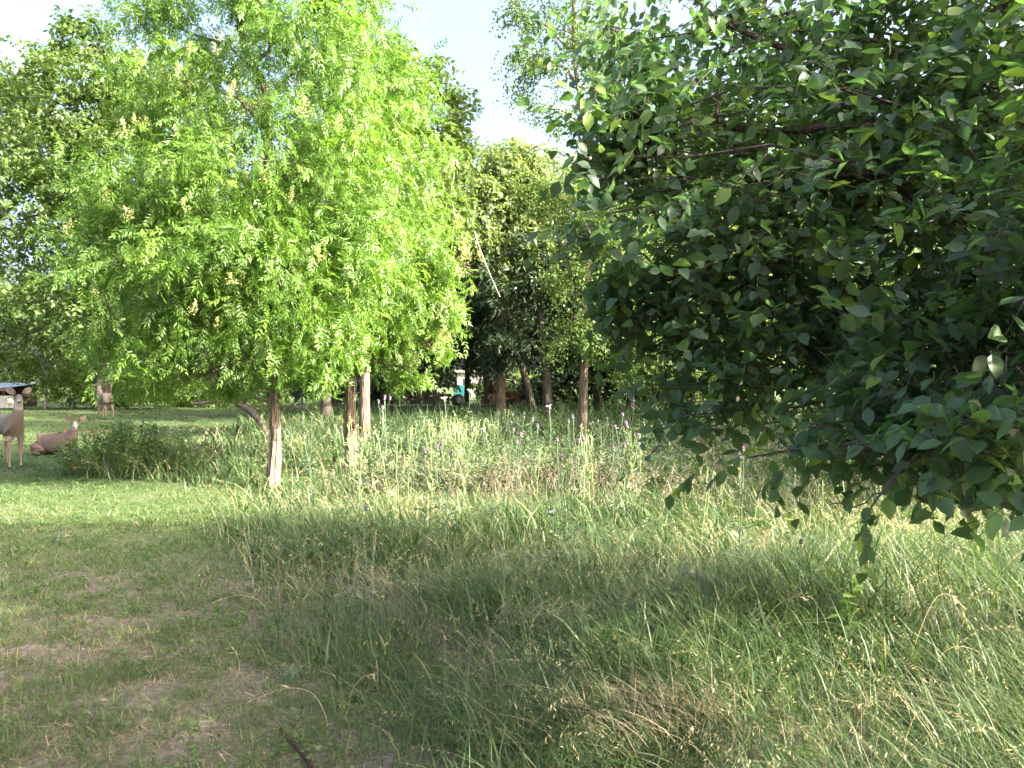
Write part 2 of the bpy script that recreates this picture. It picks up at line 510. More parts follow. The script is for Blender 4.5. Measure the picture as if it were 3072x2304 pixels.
# ------------------------------------------------------------------ trees
def sprays(lobes, n, k, length, leaf, tp, droop=0.3, shell=0.55, side=0.9, seed=0, sizevar=0.25, up=0.0, tintbias=0.0, flat=1.0, clump=11, sigma=0.17):
    """twigs that start inside the lobes and carry k leaves each; returns leaf arrays and the twig paths"""
    r = np.random.default_rng(seed)
    w = np.array([(l[3] * l[4] * l[5]) ** (2 / 3) * (l[6] if len(l) > 6 else 1.0) for l in lobes])
    w /= w.sum()
    mc = max(len(lobes), n // clump)
    pick = r.choice(len(lobes), mc, p=w)
    L = np.array([l[:6] for l in lobes])
    c, rad = L[pick, :3], L[pick, 3:6]
    d = norm(r.normal(0, 1, (mc, 3)))
    rr = shell + (1 - shell) * r.random(mc) ** 0.7
    own = r.integers(0, mc, n)                       # every spray belongs to one clump
    puff = (sigma * r.uniform(0.7, 1.5, mc))[own]
    end = (c + d * rad * rr[:, None])[own] + r.normal(0, 1, (n, 3)) * rad[own] * puff[:, None] * np.array([1, 1, 0.8])
    out = norm(d / np.maximum(rad, 0.05))[own]
    ctint = r.normal(0, 0.09, mc)[own][:, None]
    T = norm(out * 0.8 + r.normal(0, 0.55, (n, 3)) + np.array([0, 0, up]))
    Ln = length * r.uniform(0.6, 1.3, n)
    start = end - T * Ln[:, None] * 0.7
    t = (np.arange(k) + 0.7) / k
    P = start[:, None] + T[:, None] * (Ln[:, None] * t[None])[..., None]
    sag = droop * Ln[:, None] * t[None] ** 2
    P[..., 2] -= sag
    tang = T[:, None] + np.zeros((n, k, 3))
    tang[..., 2] -= 2 * droop * t[None]
    tang = norm(tang)
    sd = norm(np.cross(T, r.normal(0, 1, (n, 3)) * 0.6 + np.array([0, 0, 1.0])))
    sgn = np.where(np.arange(k) % 2 == 0, 1.0, -1.0)
    D = tang * 0.55 + sd[:, None] * (sgn[None, :, None] * side) + r.normal(0, 0.35, (n, k, 3))
    D[..., 2] -= droop * 0.9
    U = np.array([0, 0, 1.0]) * flat + r.normal(0, 0.45, (n, k, 3)) + out[:, None] * 0.25
    S = leaf * r.uniform(1 - sizevar, 1 + sizevar, (n, k))
    tint = np.clip(ctint + r.normal(0.45 + tintbias, 0.09, (n, 1)) + r.normal(0, 0.13, (n, k)), 0, 1)
    return P.reshape(-1, 3), norm(D).reshape(-1, 3), U.reshape(-1, 3), S.ravel(), tint.ravel(), start, T, Ln


def nearest_on(path, rad, p, below=0.0):
    """a point of the trunk somewhat below p for a limb to leave from"""
    d = np.linalg.norm(path[:, :2] - p[:2], axis=1)
    want = p[2] - 0.55 * d - below
    want = np.clip(want, path[0, 2] + 0.35 * (path[-1, 2] - path[0, 2]) * 0.7, path[-1, 2])
    i = int(np.argmin(np.abs(path[:, 2] - want)))
    return i


def tree(name, label, cat, trunk, r0, r1, lobes, n, k, length, leaf, tp, lmat, bmat, seed=1, droop=0.3, shell=0.55,
         twigs=False, group=None, sides=9, tintbias=0.0, flat=1.0, ridges=0, limb_r=0.4, up=0.0, side=0.9, clump=11, sigma=0.17):
    trunk = np.asarray(trunk, float)
    base = trunk[0].copy()
    root = empty(name, base, label, cat, group)
    path = smooth_path(trunk, max(10, len(trunk) * (14 if ridges else 5)))
    m = len(path)
    rad = np.linspace(0, 1, m)
    rad = r0 + (r1 - r0) * rad ** 0.9
    rad = rad * (1 + 0.40 * np.exp(-np.linalg.norm(path - path[0], axis=1) / 0.22))
    tb = Tubes()
    path2 = path.copy()
    path2[0, 2] -= 0.15
    tb.add(path2, rad, sides, rough=0.05, seed=seed, ridges=ridges)
    tb.build('trunk', bmat, root, base)
    for j, l in enumerate(lobes):
        c = np.array(l[:3])
        i = nearest_on(path, rad, c)
        if np.linalg.norm(c - path[i]) < 0.25: continue
        lr = min(rad[i] * 0.75, limb_r * r0)
        lb = Tubes()
        pth = curve(path[i], c, 9, sag=0.12 * np.linalg.norm(c - path[i]), wob=0.03 * np.linalg.norm(c - path[i]), seed=seed * 31 + j)
        lb.add(pth, np.linspace(lr, lr * 0.28, 9), 6, rough=0.05, seed=j)
        r = np.random.default_rng(seed + j)
        for b in range(3):
            q = int(r.integers(4, 8))
            e = c + norm(r.normal(0, 1, 3)) * np.array(l[3:6]) * 0.7
            lb.add(curve(pth[q], e, 6, wob=0.05 * np.linalg.norm(e - pth[q]), seed=j * 7 + b), np.linspace(lr * 0.4, lr * 0.12, 6), 5)
        lb.build('limb', bmat, root, base)
    P, D, U, S, tint, st, T, Ln = sprays(lobes, n, k, length, leaf, tp, droop, shell, side=side, seed=seed, tintbias=tintbias, flat=flat, up=up, clump=clump, sigma=sigma)
    if twigs:
        tw = Tubes()
        for a in range(0, len(st)):
            p = st[a] + T[a] * (Ln[a] * np.array([0, 1.0]))[:, None]
            p[:, 2] -= droop * Ln[a] * np.array([0, 1.0])
            tw.add(p, [0.0026, 0.001], 3)
        tag(tw.build('twigs', M['bark_twig'], root, base), kind='stuff')
    return root, base, (P, D, U, S, tint)


def crown(root, base, arr, tps, mat, name='crown'):
    P, D, U, S, tint = arr
    ks = np.random.default_rng(3).integers(0, len(tps), len(P))
    parts = []
    for i, tp in enumerate(tps):
        m = ks == i
        if m.any():
            parts.append(scatter_arrays(tp, P[m] - base, D[m], U[m], S[m], tint[m]))
    V, q, t, c = join_arrays(parts)
    o = add_obj(name, mesh_data(name, V, q, t, tint=c, mat=mat), root)
    return tag(o, kind='stuff')


PIN = [leaf_pinnate(5, 0.30, 0.41, seed=1), leaf_pinnate(6, 0.5, 0.36, seed=2), leaf_pinnate(5, 0.2, 0.42, seed=3), leaf_pinnate(5, 0.6, 0.40, seed=4)]
SM = [leaf_small(0.28), leaf_small(0.34, 0.12)]
NED = [needle_spray(6, 1), needle_spray(6, 2)]
OV6 = [leaf_light(0.36), leaf_light(0.40, 0.14, -0.2), leaf_light(0.33, 0.06, 0.05)]


def lob(px, py, Y, rx, ry=None, rz=None, wt=1.0):
    c = W(px, py, Y)
    return (c[0], c[1], c[2], rx, ry or rx, rz or rx, wt)


def panicles(root, base, lobes, n, size, seed):
    """upright pale flower clusters on the outside of the crown"""
    r = np.random.default_rng(seed)
    proto = []
    for v in range(3):
        parts = []
        for b in range(15):
            u = b / 15
            a = r.uniform(0, 6.28)
            D = np.array([[math.cos(a) * (1 - u), math.sin(a) * (1 - u), 0.45 + u]])
            o = np.array([[0, 0, u * 0.75]])
            for s in range(7):
                f = (s + 1) / 7
                pp = o + norm(D) * (0.5 * (1 - 0.6 * u)) * f + r.normal(0, 0.03, (1, 3))
                parts.append(scatter_arrays(SM[0], pp, r.normal(0, 1, (1, 3)) + [0, 0, .6], r.normal(0, 1, (1, 3)), np.array([0.11]), r.random(1)))
        V, q, t, c = join_arrays(parts)
        proto.append(mesh_data('flower_cluster', V, q, t, tint=c, mat=M['panicle']))
    for i in range(n):
        l = lobes[r.integers(0, len(lobes))]
        d = norm(np.array([r.normal(0.2, 0.7), -abs(r.normal(0.6, 0.5)), r.normal(0.35, 0.5)]))
        p = np.array(l[:3]) + d * np.array(l[3:6]) * r.uniform(0.93, 1.08) - base
        o = tag(add_obj('flower_cluster', proto[i % 3], root, p), kind='stuff')
        o.rotation_euler = (r.normal(0, 0.35), r.normal(0, 0.35), r.uniform(0, 6.28))
        s = size * r.uniform(0.7, 1.2)
        o.scale = (s, s, s)


# --- the two lit trees in the middle of the meadow
bA = G(273, 11.8)
lobA = [lob(262, 330, 11.7, 1.5, 1.4, 0.8), lob(180, 330, 11.6, 1.25, 1.2, 0.75), lob(130, 275, 11.7, 0.95, 1.2, 0.8), lob(230, 250, 11.0, 1.5, 1.2, 1.0),
        lob(300, 260, 11.1, 1.3, 1.2, 1.2), lob(170, 190, 11.6, 1.35, 1.3, 1.0), lob(275, 160, 11.2, 1.6, 1.4, 1.1), lob(345, 180, 11.4, 1.0, 1.1, 1.3),
        lob(200, 95, 11.8, 1.15, 1.2, 0.85), lob(310, 70, 11.6, 1.2, 1.3, 1.2), lob(165, 30, 12.0, 0.9, 1.0, 0.7, 0.7), lob(290, -20, 11.8, 1.2, 1.2, 0.9, 1.0), lob(345, 10, 11.8, 0.7, 0.8, 0.7), lob(245, 10, 11.6, 0.7, 0.7, 0.5, 0.5), lob(130, 200, 11.8, 0.6, 0.8, 0.5, 0.6), lob(140, 130, 12, 0.5, 0.7, 0.4, 0.5),
        lob(205, -40, 12.1, 0.9, 0.9, 0.7, 0.7), lob(320, 355, 11.3, 0.45, 0.6, 0.35), lob(100, 340, 11.9, 0.75, 0.8, 0.6), lob(185, 385, 11.9, 0.8, 0.8, 0.3, 0.7)]
tA = [bA, W(275, 430, 11.8), W(269, 340, 11.75), W(268, 200, 11.75), W(266, 95, 11.8), W(247, 55, 11.85), W(236, 0, 11.9), W(238, -60, 12.0)]
roA, bbA, aA = tree('soapberry_tree', 'bright leafy tree with straight bare trunk, left of the split-topped trunk', 'tree', tA, 0.090, 0.035, lobA, 4500, 3, 0.42, 0.238,
                    PIN, M['leaf_soap'], M['bark_soap'], seed=21, droop=0.45, shell=0.45, twigs=False, sides=28, tintbias=0.05, ridges=7, flat=0.7)
crown(roA, bbA, aA, PIN, M['leaf_soap'])
panicles(roA, bbA, lobA[:12], 46, 0.26, 4)

bB = G(353, 13.6)
lobB = [lob(368, 325, 13.4, 1.1, 1.1, 0.65), lob(415, 300, 13.2, 0.80, 0.9, 0.75), lob(448, 262, 13.0, 0.42, 0.5, 0.28, 0.8), lob(470, 268, 12.9, 0.22, 0.3, 0.14, 0.9), lob(455, 305, 12.9, 0.24, 0.3, 0.14, 0.9), lob(440, 345, 12.9, 0.24, 0.3, 0.14, 0.8), lob(410, 372, 13.0, 0.28, 0.3, 0.14, 0.8), lob(400, 230, 13.2, 1.15, 1.1, 1.1), lob(360, 250, 12.9, 1.1, 1.0, 1.0),
        lob(385, 150, 13.4, 1.1, 1.1, 1.1), lob(345, 130, 13.6, 1.1, 1.2, 1.0), lob(395, 85, 13.8, 0.8, 0.9, 0.75), lob(350, 40, 13.8, 0.9, 0.9, 0.9)]
tB = [bB, W(350, 425, 13.6), W(350, 375, 13.6), W(343, 350, 13.55), W(335, 300, 13.6), W(352, 200, 13.7), W(365, 100, 13.8), W(360, 30, 13.9)]
roB, bbB, aB = tree('soapberry_tree', 'bright leafy tree whose ridged trunk has a knot hole and forks near the top', 'tree', tB, 0.115, 0.04, lobB, 2750, 3, 0.42, 0.235,
                    PIN, M['leaf_soap'], M['bark_soap'], seed=22, droop=0.45, shell=0.45, twigs=False, sides=28, tintbias=0.12, ridges=7, flat=0.7)
crown(roB, bbB, aB, PIN, M['leaf_soap'])
panicles(roB, bbB, lobB, 26, 0.27, 5)
fk = Tubes()
fk.add(smooth_path([W(351, 378, 13.6), W(362, 345, 13.5), W(385, 290, 13.4), W(400, 220, 13.3)], 9), np.linspace(0.09, 0.03, 9), 10, rough=0.06)
fk.build('limb', M['bark_soap'], roB, bbB)
kn = bmesh.new()
bmesh.ops.create_uvsphere(kn, u_segments=12, v_segments=8, radius=1.0)
bmesh.ops.scale(kn, verts=kn.verts, vec=(0.045, 0.02, 0.085))
km = bpy.data.meshes.new('knot_hole'); kn.to_mesh(km); kn.free()
km.materials.append(plain_mat('knot_dark', (0.03, 0.02, 0.015), 0.95))
ko = add_obj('knot_hole', km, roB, W(352, 427, 13.46) - bbB)
ko['label'] = 'dark knot hole halfway up the trunk'

# --- the broad-leaved tree overhanging from the right
lobR = [lob(1024, 60, 4.4, 1.5, 1.2, 1.2), lob(870, 60, 4.6, 1.2, 1.0, 1.0, 0.75), lob(735, 40, 4.8, 0.95, 0.9, 0.8, 0.6), lob(680, 140, 4.4, 0.62, 0.7, 0.55, 0.9), lob(632, 125, 4.2, 0.40, 0.45, 0.34, 1.0), lob(640, 40, 4.6, 0.35, 0.45, 0.25, 0.5),
        lob(600, 215, 4.0, 0.42, 0.45, 0.32, 1.1), lob(580, 155, 4.1, 0.24, 0.3, 0.2, 0.6), lob(635, 300, 4.1, 0.26, 0.35, 0.30, 0.7), lob(700, 240, 4.0, 0.62, 0.65, 0.55, 0.75), lob(800, 190, 4.1, 0.8, 0.8, 0.75, 0.75), lob(930, 200, 3.8, 0.95, 0.9, 0.85), lob(1030, 260, 3.2, 0.75, 0.8, 0.7),
        lob(690, 330, 4.2, 0.42, 0.5, 0.45, 0.7), lob(780, 330, 3.9, 0.6, 0.6, 0.5), lob(880, 330, 3.5, 0.62, 0.6, 0.5), lob(980, 370, 2.9, 0.55, 0.6, 0.45), lob(690, 415, 3.9, 0.30, 0.4, 0.22, 0.55), lob(655, 385, 4.0, 0.2, 0.3, 0.16, 0.6),
        lob(770, 412, 3.6, 0.38, 0.45, 0.24, 0.55), lob(850, 415, 3.2, 0.40, 0.45, 0.24, 0.7), lob(940, 425, 2.7, 0.32, 0.4, 0.2), lob(1015, 428, 2.3, 0.26, 0.35, 0.18), lob(1090, 300, 2.6, 0.6, 0.7, 0.7),
        (4.6, 3.6, 3.6, 1.7, 1.5, 1.2, 0.9), (3.6, 2.0, 3.1, 1.3, 1.2, 1.0, 0.9), (5.8, 2.4, 4.2, 1.5, 1.4, 1.0, 0.6), (4.2, 4.4, 4.6, 1.4, 1.0, 0.8, 0.7), (4.2, 2.8, 4.7, 1.4, 1.2, 0.8, 0.5), (2.6, 1.0, 3.6, 1.2, 1.0, 0.7, 0.7), (5.6, 4.2, 3.4, 1.0, 0.9, 1.0, 0.6)]
tR = [(4.2, 3.7, float(gz(4.2, 3.7))), (4.15, 3.7, 1.0), (4.25, 3.75, 2.0), (4.3, 3.8, 3.2), (4.5, 3.7, 4.6)]
roR, bbR, aR = tree('broadleaf_tree', 'near dark tree with big oval leaves overhanging from the right', 'tree', tR, 0.16, 0.05, lobR, 6500, 7, 0.35, 0.075,
                    OV6, M['leaf_near'], M['bark_dark'], clump=6, sigma=0.22, seed=31, droop=0.25, shell=0.2, twigs=True, sides=12, flat=0.8, limb_r=0.10)
P, D, U, S, tint = aR
# hanging sprigs under the crown, as in the low fringe
fr = np.random.default_rng(8)
extra = []
for (px, py, Y, dx, dz, kk) in ((868, 505, 2.55, -0.02, -0.16, 10), (985, 488, 2.3, 0.10, -0.05, 9), (905, 465, 2.6, -0.1, -0.16, 9), (800, 455, 3.0, -0.12, -0.1, 8), (835, 455, 3.0, 0.02, -0.14, 9), (745, 452, 3.3, -0.12, -0.1, 8), (700, 470, 3.4, -0.1, -0.08, 8),
                               (960, 462, 2.4, 0.05, -0.12, 10), (1005, 465, 2.1, 0.03, -0.10, 9), (930, 455, 2.5, 0.08, -0.14, 10), (775, 460, 3.1, 0.0, -0.14, 8), (680, 420, 3.7, -0.14, -0.08, 8), (650, 380, 3.9, -0.14, -0.06, 8), (560, 250, 3.9, -0.12, -0.04, 7), (550, 110, 4.0, -0.12, 0.02, 7)):
    o = W(px, py, Y)
    v = np.array([dx, -0.02, dz])
    for i in range(kk):
        u = (i + 0.5) / kk
        p = o + v * u * 1.5
        dd = norm(v) * 0.6 + fr.normal(0, 0.6, 3)
        dd[2] -= 0.35
        extra.append((p, dd, fr.normal(0, 0.6, 3) + [0, -0.3, 0.8], 0.062 * fr.uniform(0.75, 1.25), fr.uniform(0.2, 0.8)))
P = np.vstack([P, [e[0] for e in extra]]); D = np.vstack([D, [e[1] for e in extra]]); U = np.vstack([U, [e[2] for e in extra]])
S = np.concatenate([S, [e[3] for e in extra]]); tint = np.concatenate([tint, [e[4] for e in extra]])
keep = P[:, 1] > 0.2
keep &= ~((np.abs(P[:, 0]) < 1.3) & (P[:, 1] < 2.0) & (P[:, 2] < 3.1))
P, D, U, S, tint = P[keep], norm(D[keep]), U[keep], S[keep], tint[keep]
tint = np.where(np.random.default_rng(2).random(len(tint)) < 0.05, 0.97, tint)
inview = (np.abs(P[:, 0]) < 0.68 * P[:, 1]) & (np.abs(P[:, 2] - CAMZ) < 0.51 * P[:, 1]) & (P[:, 1] > 1.2)
size_px = np.where(inview, S / np.maximum(P[:, 1], 0.1), 0)
big = np.argsort(-size_px)[:298]
leaf_me = []
for i, (w, cu, cl) in enumerate(((0.35, 0.10, -0.16), (0.39, 0.13, -0.28), (0.33, 0.06, 0.06), (0.37, 0.16, -0.05))):
    for tn in (0.25, 0.5, 0.8, 0.97):
        tp = leaf_oval(w, cu, cl)
        leaf_me.append(mesh_data('leaf', tp[0], tp[1], tp[2], tint=np.full(len(tp[0]), tn), smooth=True, mat=M['leaf_near']))
for j in big:
    d = norm(D[j]); x = norm(np.cross(d, U[j])); z = np.cross(x, d)
    o = add_obj('leaf', leaf_me[(int(j) % 4) * 4 + int(np.argmin(np.abs(np.array([0.25, 0.5, 0.8, 0.97]) - tint[j])))], roR)
    mt = Matrix(((x[0], d[0], z[0], 0), (x[1], d[1], z[1], 0), (x[2], d[2], z[2], 0), (0, 0, 0, 1)))
    o.matrix_local = Matrix.Translation(Vector(P[j] - bbR)) @ mt @ Matrix.Scale(float(S[j]), 4)
rest = np.ones(len(P), bool); rest[big] = False
crown(roR, bbR, (P[rest], D[rest], U[rest], S[rest], tint[rest]), OV6, M['leaf_near'], 'crown')
# long bare boughs that cross the crown
for i, (pts, ra) in enumerate((([tR[3], W(1000, 130, 4.3), W(860, 125, 4.2), W(760, 132, 4.15), W(700, 118, 4.1), W(655, 150, 4.1)], 0.040),
                               ([tR[4], W(960, 30, 4.6), W(840, 60, 4.6), W(740, 30, 4.6), W(690, -5, 4.7)], 0.036),
                               ([tR[2], W(1010, 330, 3.9), W(900, 330, 3.8), W(800, 300, 3.8), W(735, 288, 3.9)], 0.022),
                               ([tR[2], W(1040, 400, 3.4), W(950, 420, 3.0), W(850, 440, 3.1), W(745, 458, 3.4)], 0.018),
                               ([tR[2], W(1060, 420, 2.8), W(985, 455, 2.5), W(930, 490, 2.45)], 0.012),
                               ([tR[2], W(1000, 410, 3.0), W(915, 460, 2.6), W(880, 495, 2.55), W(867, 515, 2.55)], 0.010),
                               ([tR[3], W(900, 200, 4.1), W(800, 205, 4.1), W(720, 250, 4.1), W(690, 215, 4.1)], 0.022))):
    lb = Tubes()
    p = smooth_path(pts, 16)
    lb.add(p, np.linspace(ra, ra * 0.22, 16), 7, rough=0.04, seed=i)
    for b in (5, 8, 11):
        e = p[b] + np.array([fr.uniform(-0.35, 0.05), fr.uniform(-0.2, 0.2), fr.uniform(-0.2, 0.3)])
        lb.add(curve(p[b], e, 6, wob=0.02, seed=b + i), np.linspace(ra * 0.35, 0.002, 6), 5)
    lb.build('limb', M['bark_twig'], roR, bbR)


# --- background trees: (kind, label, base px, Y, height lobes ...)
def back_tree(name, label, px, Y, r0, trunk_px, lobes, n, k, leaf, tps, lm, bm, seed, droop=0.25, length=0.9, shell=0.5, tb=0.0, group=None, twigs=False, up=0.0, flat=1.0):
    b = G(px, Y)
    tr = [b] + [W(x, y, Y + dy) for (x, y, dy) in trunk_px]
    ro, bb, a = tree(name, label, 'tree', tr, r0, r0 * 0.3, lobes, n, k, length, leaf, tps, lm, bm, seed=seed, droop=droop, shell=shell, sides=10, tintbias=tb, group=group, up=up, flat=flat)
    crown(ro, bb, a, tps, lm)
    return ro, bb


EL, PA, JU = M['leaf_elm'], M['leaf_pale'], M['leaf_juniper']
BE, BD = M['bark_elm'], M['bark_dark']
# far left wood
back_tree('elm_tree', 'big tree with thick dark trunk behind the deer that faces away', 103, 38, 0.42, [(104, 340, 0), (100, 250, 0), (95, 120, 0)],
          [lob(60, 300, 37, 4.2, 3.5, 2.2), lob(140, 270, 37, 4.0, 3.5, 3.0), lob(40, 210, 37, 4.0, 3.5, 2.8), lob(120, 180, 38, 4.2, 3.5, 3.0), lob(70, 110, 38, 3.6, 3.2, 2.8), lob(130, 90, 38, 2.6, 2.6, 2.3), lob(95, 45, 38, 1.8, 1.8, 1.5), lob(180, 330, 37, 2.6, 2.5, 1.8)],
          4200, 9, 0.26, SM, EL, BD, 41, tb=0.0)
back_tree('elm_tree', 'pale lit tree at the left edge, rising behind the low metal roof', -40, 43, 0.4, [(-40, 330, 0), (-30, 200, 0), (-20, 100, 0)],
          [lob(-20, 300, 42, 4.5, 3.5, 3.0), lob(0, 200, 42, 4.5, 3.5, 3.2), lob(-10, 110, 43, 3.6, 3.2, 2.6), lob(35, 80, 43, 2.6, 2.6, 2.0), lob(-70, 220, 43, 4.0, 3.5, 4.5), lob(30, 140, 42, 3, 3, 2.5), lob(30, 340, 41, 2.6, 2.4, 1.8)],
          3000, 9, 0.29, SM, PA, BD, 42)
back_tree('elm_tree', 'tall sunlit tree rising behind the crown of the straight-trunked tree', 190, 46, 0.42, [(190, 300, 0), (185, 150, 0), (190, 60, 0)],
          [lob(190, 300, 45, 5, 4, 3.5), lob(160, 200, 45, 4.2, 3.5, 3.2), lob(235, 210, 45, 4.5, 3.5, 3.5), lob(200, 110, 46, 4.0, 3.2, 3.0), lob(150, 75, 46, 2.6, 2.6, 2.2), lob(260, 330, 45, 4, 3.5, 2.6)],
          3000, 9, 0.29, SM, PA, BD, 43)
for i, (px, py0, Y, rx, rz, lab) in enumerate(((45, 372, 40, 2.2, 1.3, 'low sunlit thicket with bare pale stems beside the metal-roofed shelter'), (72, 388, 41, 1.5, 0.9, 'bright rounded bush at the lawn edge left of the thick dark trunk'),
                                               (140, 385, 40, 2.4, 1.2, 'shaded bush right of the thick dark trunk on the far lawn'), (185, 392, 42, 2.2, 0.9, 'low pale bush behind the fallen tree'), (232, 385, 46, 3.4, 1.5, 'sunlit scrub glimpsed between the fallen tree and the straight trunk'))):
    back_tree('shrub', lab, px, Y, 0.06, [(px + 2, py0 + 6, 0), (px - 3, py0 - 6, 0)],
              [lob(px, py0, Y, rx, 1.6, rz), lob(px - rx * 9, py0 + 6, Y, rx * 0.6, 1.2, rz * 0.8), lob(px + rx * 9, py0 + 4, Y, rx * 0.6, 1.2, rz * 0.8)],
              230, 8, 0.19, SM, M['leaf_shrub'], M['bark_grey'], 50 + i, length=0.6, shell=0.3, tb=0.1)

# third trunk just behind the split one, and the vine-hung trees of the middle
b3, bb3 = back_tree('elm_tree', 'vine-hung tree whose trunk stands close behind the knot-holed trunk', 365, 18.5, 0.15, [(365, 380, 0), (372, 300, 0.5), (395, 200, 1), (410, 120, 1.5)],
          [lob(405, 175, 19.5, 1.9, 1.6, 1.6), lob(420, 110, 20, 1.4, 1.4, 1.2), lob(380, 80, 20, 1.6, 1.5, 1.2), lob(440, 150, 20, 0.9, 1.0, 1.0), lob(450, 205, 19.5, 0.6, 0.8, 0.6), lob(385, 290, 20, 1.5, 1.4, 1.6)],
          2000, 8, 0.17, SM, EL, BE, 61, tb=0.18, droop=0.5, length=0.6)
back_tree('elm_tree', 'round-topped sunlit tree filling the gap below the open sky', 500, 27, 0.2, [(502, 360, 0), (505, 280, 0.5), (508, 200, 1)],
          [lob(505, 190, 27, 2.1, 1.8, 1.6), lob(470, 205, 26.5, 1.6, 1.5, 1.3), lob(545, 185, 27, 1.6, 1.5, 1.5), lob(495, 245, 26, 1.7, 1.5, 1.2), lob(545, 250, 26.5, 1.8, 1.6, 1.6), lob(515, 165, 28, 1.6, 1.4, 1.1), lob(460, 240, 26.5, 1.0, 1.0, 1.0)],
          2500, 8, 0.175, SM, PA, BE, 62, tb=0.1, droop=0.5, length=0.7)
back_tree('elm_tree', 'shade tree added behind the two bright crowns, its dark trunk beside the log pile', 326, 27, 0.2, [(326, 370, 0), (322, 300, 0), (320, 200, 0)],  # added so that its crown shades the far deer and lawn
          [lob(320, 300, 26.5, 2.6, 2.4, 1.9), lob(290, 240, 26.5, 2.4, 2.2, 1.8), lob(350, 230, 26.5, 2.4, 2.2, 1.8), lob(318, 180, 27, 2.0, 2.0, 1.4)], 950, 8, 0.25, SM, EL, BD, 66)
JLOB = lambda px, Y: [lob(px, 310, Y, 2.2, 1.8, 1.6), lob(px - 30, 270, Y, 1.8, 1.6, 1.6), lob(px + 30, 260, Y, 1.8, 1.6, 1.8), lob(px, 210, Y + 1, 1.8, 1.6, 2.0), lob(px - 10, 345, Y, 1.8, 1.6, 0.9)]
for i, (px, Y, lean, lab) in enumerate(((437, 29, -2, 'slim dark tree standing right in front of the wooden bench'), (467, 33, 1, 'straight dark trunk beside the pale house gap'), (392, 31, 3, 'dark evergreen behind the left end of the wooden bench'),
                                        (534, 30, -26, 'dark evergreen with a trunk leaning to the left'), (549, 26, -9, 'shaggy dark evergreen hung with dead reddish twigs'), (335, 33, 2, 'dark evergreen behind the pile of grey logs'),
                                        (598, 31, -4, 'dark evergreen just behind the trunk of the tall thin tree'), (630, 33, 5, 'dark evergreen with a low black trunk right of the tall thin tree'))):
    sc_ = Y / 30
    back_tree('juniper_tree', lab, px, Y, 0.15 if i < 3 else 0.19, [(px + lean * 0.4, 372, 0), (px + lean, 320, 0), (px + lean * 1.2, 230, 0.5)],
              JLOB(px + lean * 0.7, Y), 600, 9, 0.38, NED, JU, BD, 70 + i, droop=0.35, length=0.9, tb=-0.05)
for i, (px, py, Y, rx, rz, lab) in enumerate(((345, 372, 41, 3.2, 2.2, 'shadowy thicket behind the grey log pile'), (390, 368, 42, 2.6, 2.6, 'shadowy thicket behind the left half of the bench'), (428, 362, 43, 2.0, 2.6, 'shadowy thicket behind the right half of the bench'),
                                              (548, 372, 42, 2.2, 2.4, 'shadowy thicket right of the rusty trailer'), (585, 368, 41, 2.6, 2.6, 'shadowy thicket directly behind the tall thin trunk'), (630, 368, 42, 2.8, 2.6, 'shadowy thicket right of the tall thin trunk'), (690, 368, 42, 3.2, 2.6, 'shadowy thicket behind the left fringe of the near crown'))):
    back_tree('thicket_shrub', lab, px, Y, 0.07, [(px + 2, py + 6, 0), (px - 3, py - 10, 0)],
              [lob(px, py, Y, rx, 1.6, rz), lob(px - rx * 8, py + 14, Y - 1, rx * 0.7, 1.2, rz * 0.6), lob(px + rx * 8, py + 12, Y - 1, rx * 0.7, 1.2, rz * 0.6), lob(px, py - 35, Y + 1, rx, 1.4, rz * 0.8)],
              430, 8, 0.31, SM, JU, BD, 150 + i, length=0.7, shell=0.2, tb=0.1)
back_tree('shrub', 'small bush half hiding the pale house', 482, 62, 0.06, [(482, 386, 0), (482, 380, 0)],
          [lob(478, 389, 62, 1.0, 1.0, 0.8), lob(489, 387, 62, 0.9, 1.0, 0.9)], 160, 8, 0.26, SM, EL, M['bark_grey'], 171, length=0.6, shell=0.3)
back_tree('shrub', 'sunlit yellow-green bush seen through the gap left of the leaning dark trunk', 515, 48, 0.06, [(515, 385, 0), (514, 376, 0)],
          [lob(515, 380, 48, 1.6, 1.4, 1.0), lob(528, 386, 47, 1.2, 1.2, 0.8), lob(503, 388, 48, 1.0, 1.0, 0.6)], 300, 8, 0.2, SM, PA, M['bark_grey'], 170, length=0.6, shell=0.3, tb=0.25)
# forked grey trunk in the middle
bf = G(491, 36)
rof, bbf, af = tree('elm_tree', 'broad forked trunk in the dark gap, dividing close to the ground', 'tree', [bf, W(490, 385, 36), W(485, 350, 36), W(483, 290, 36)], 0.42, 0.16,
                    [lob(480, 285, 36, 2.8, 2.4, 2.2), lob(515, 250, 36, 2.6, 2.2, 2.2), lob(450, 290, 36, 2.0, 2.0, 1.8)], 700, 8, 0.9, 0.19, SM, EL, M['bark_elm'], seed=90)
crown(rof, bbf, af, SM, EL)
fk = Tubes()
fk.add(smooth_path([W(491, 392, 35.9), W(499, 370, 35.8), W(508, 345, 35.8), W(522, 290, 35.8)], 9), np.linspace(0.28, 0.1, 9), 9, rough=0.05)
fk.build('limb', M['bark_elm'], rof, bbf)

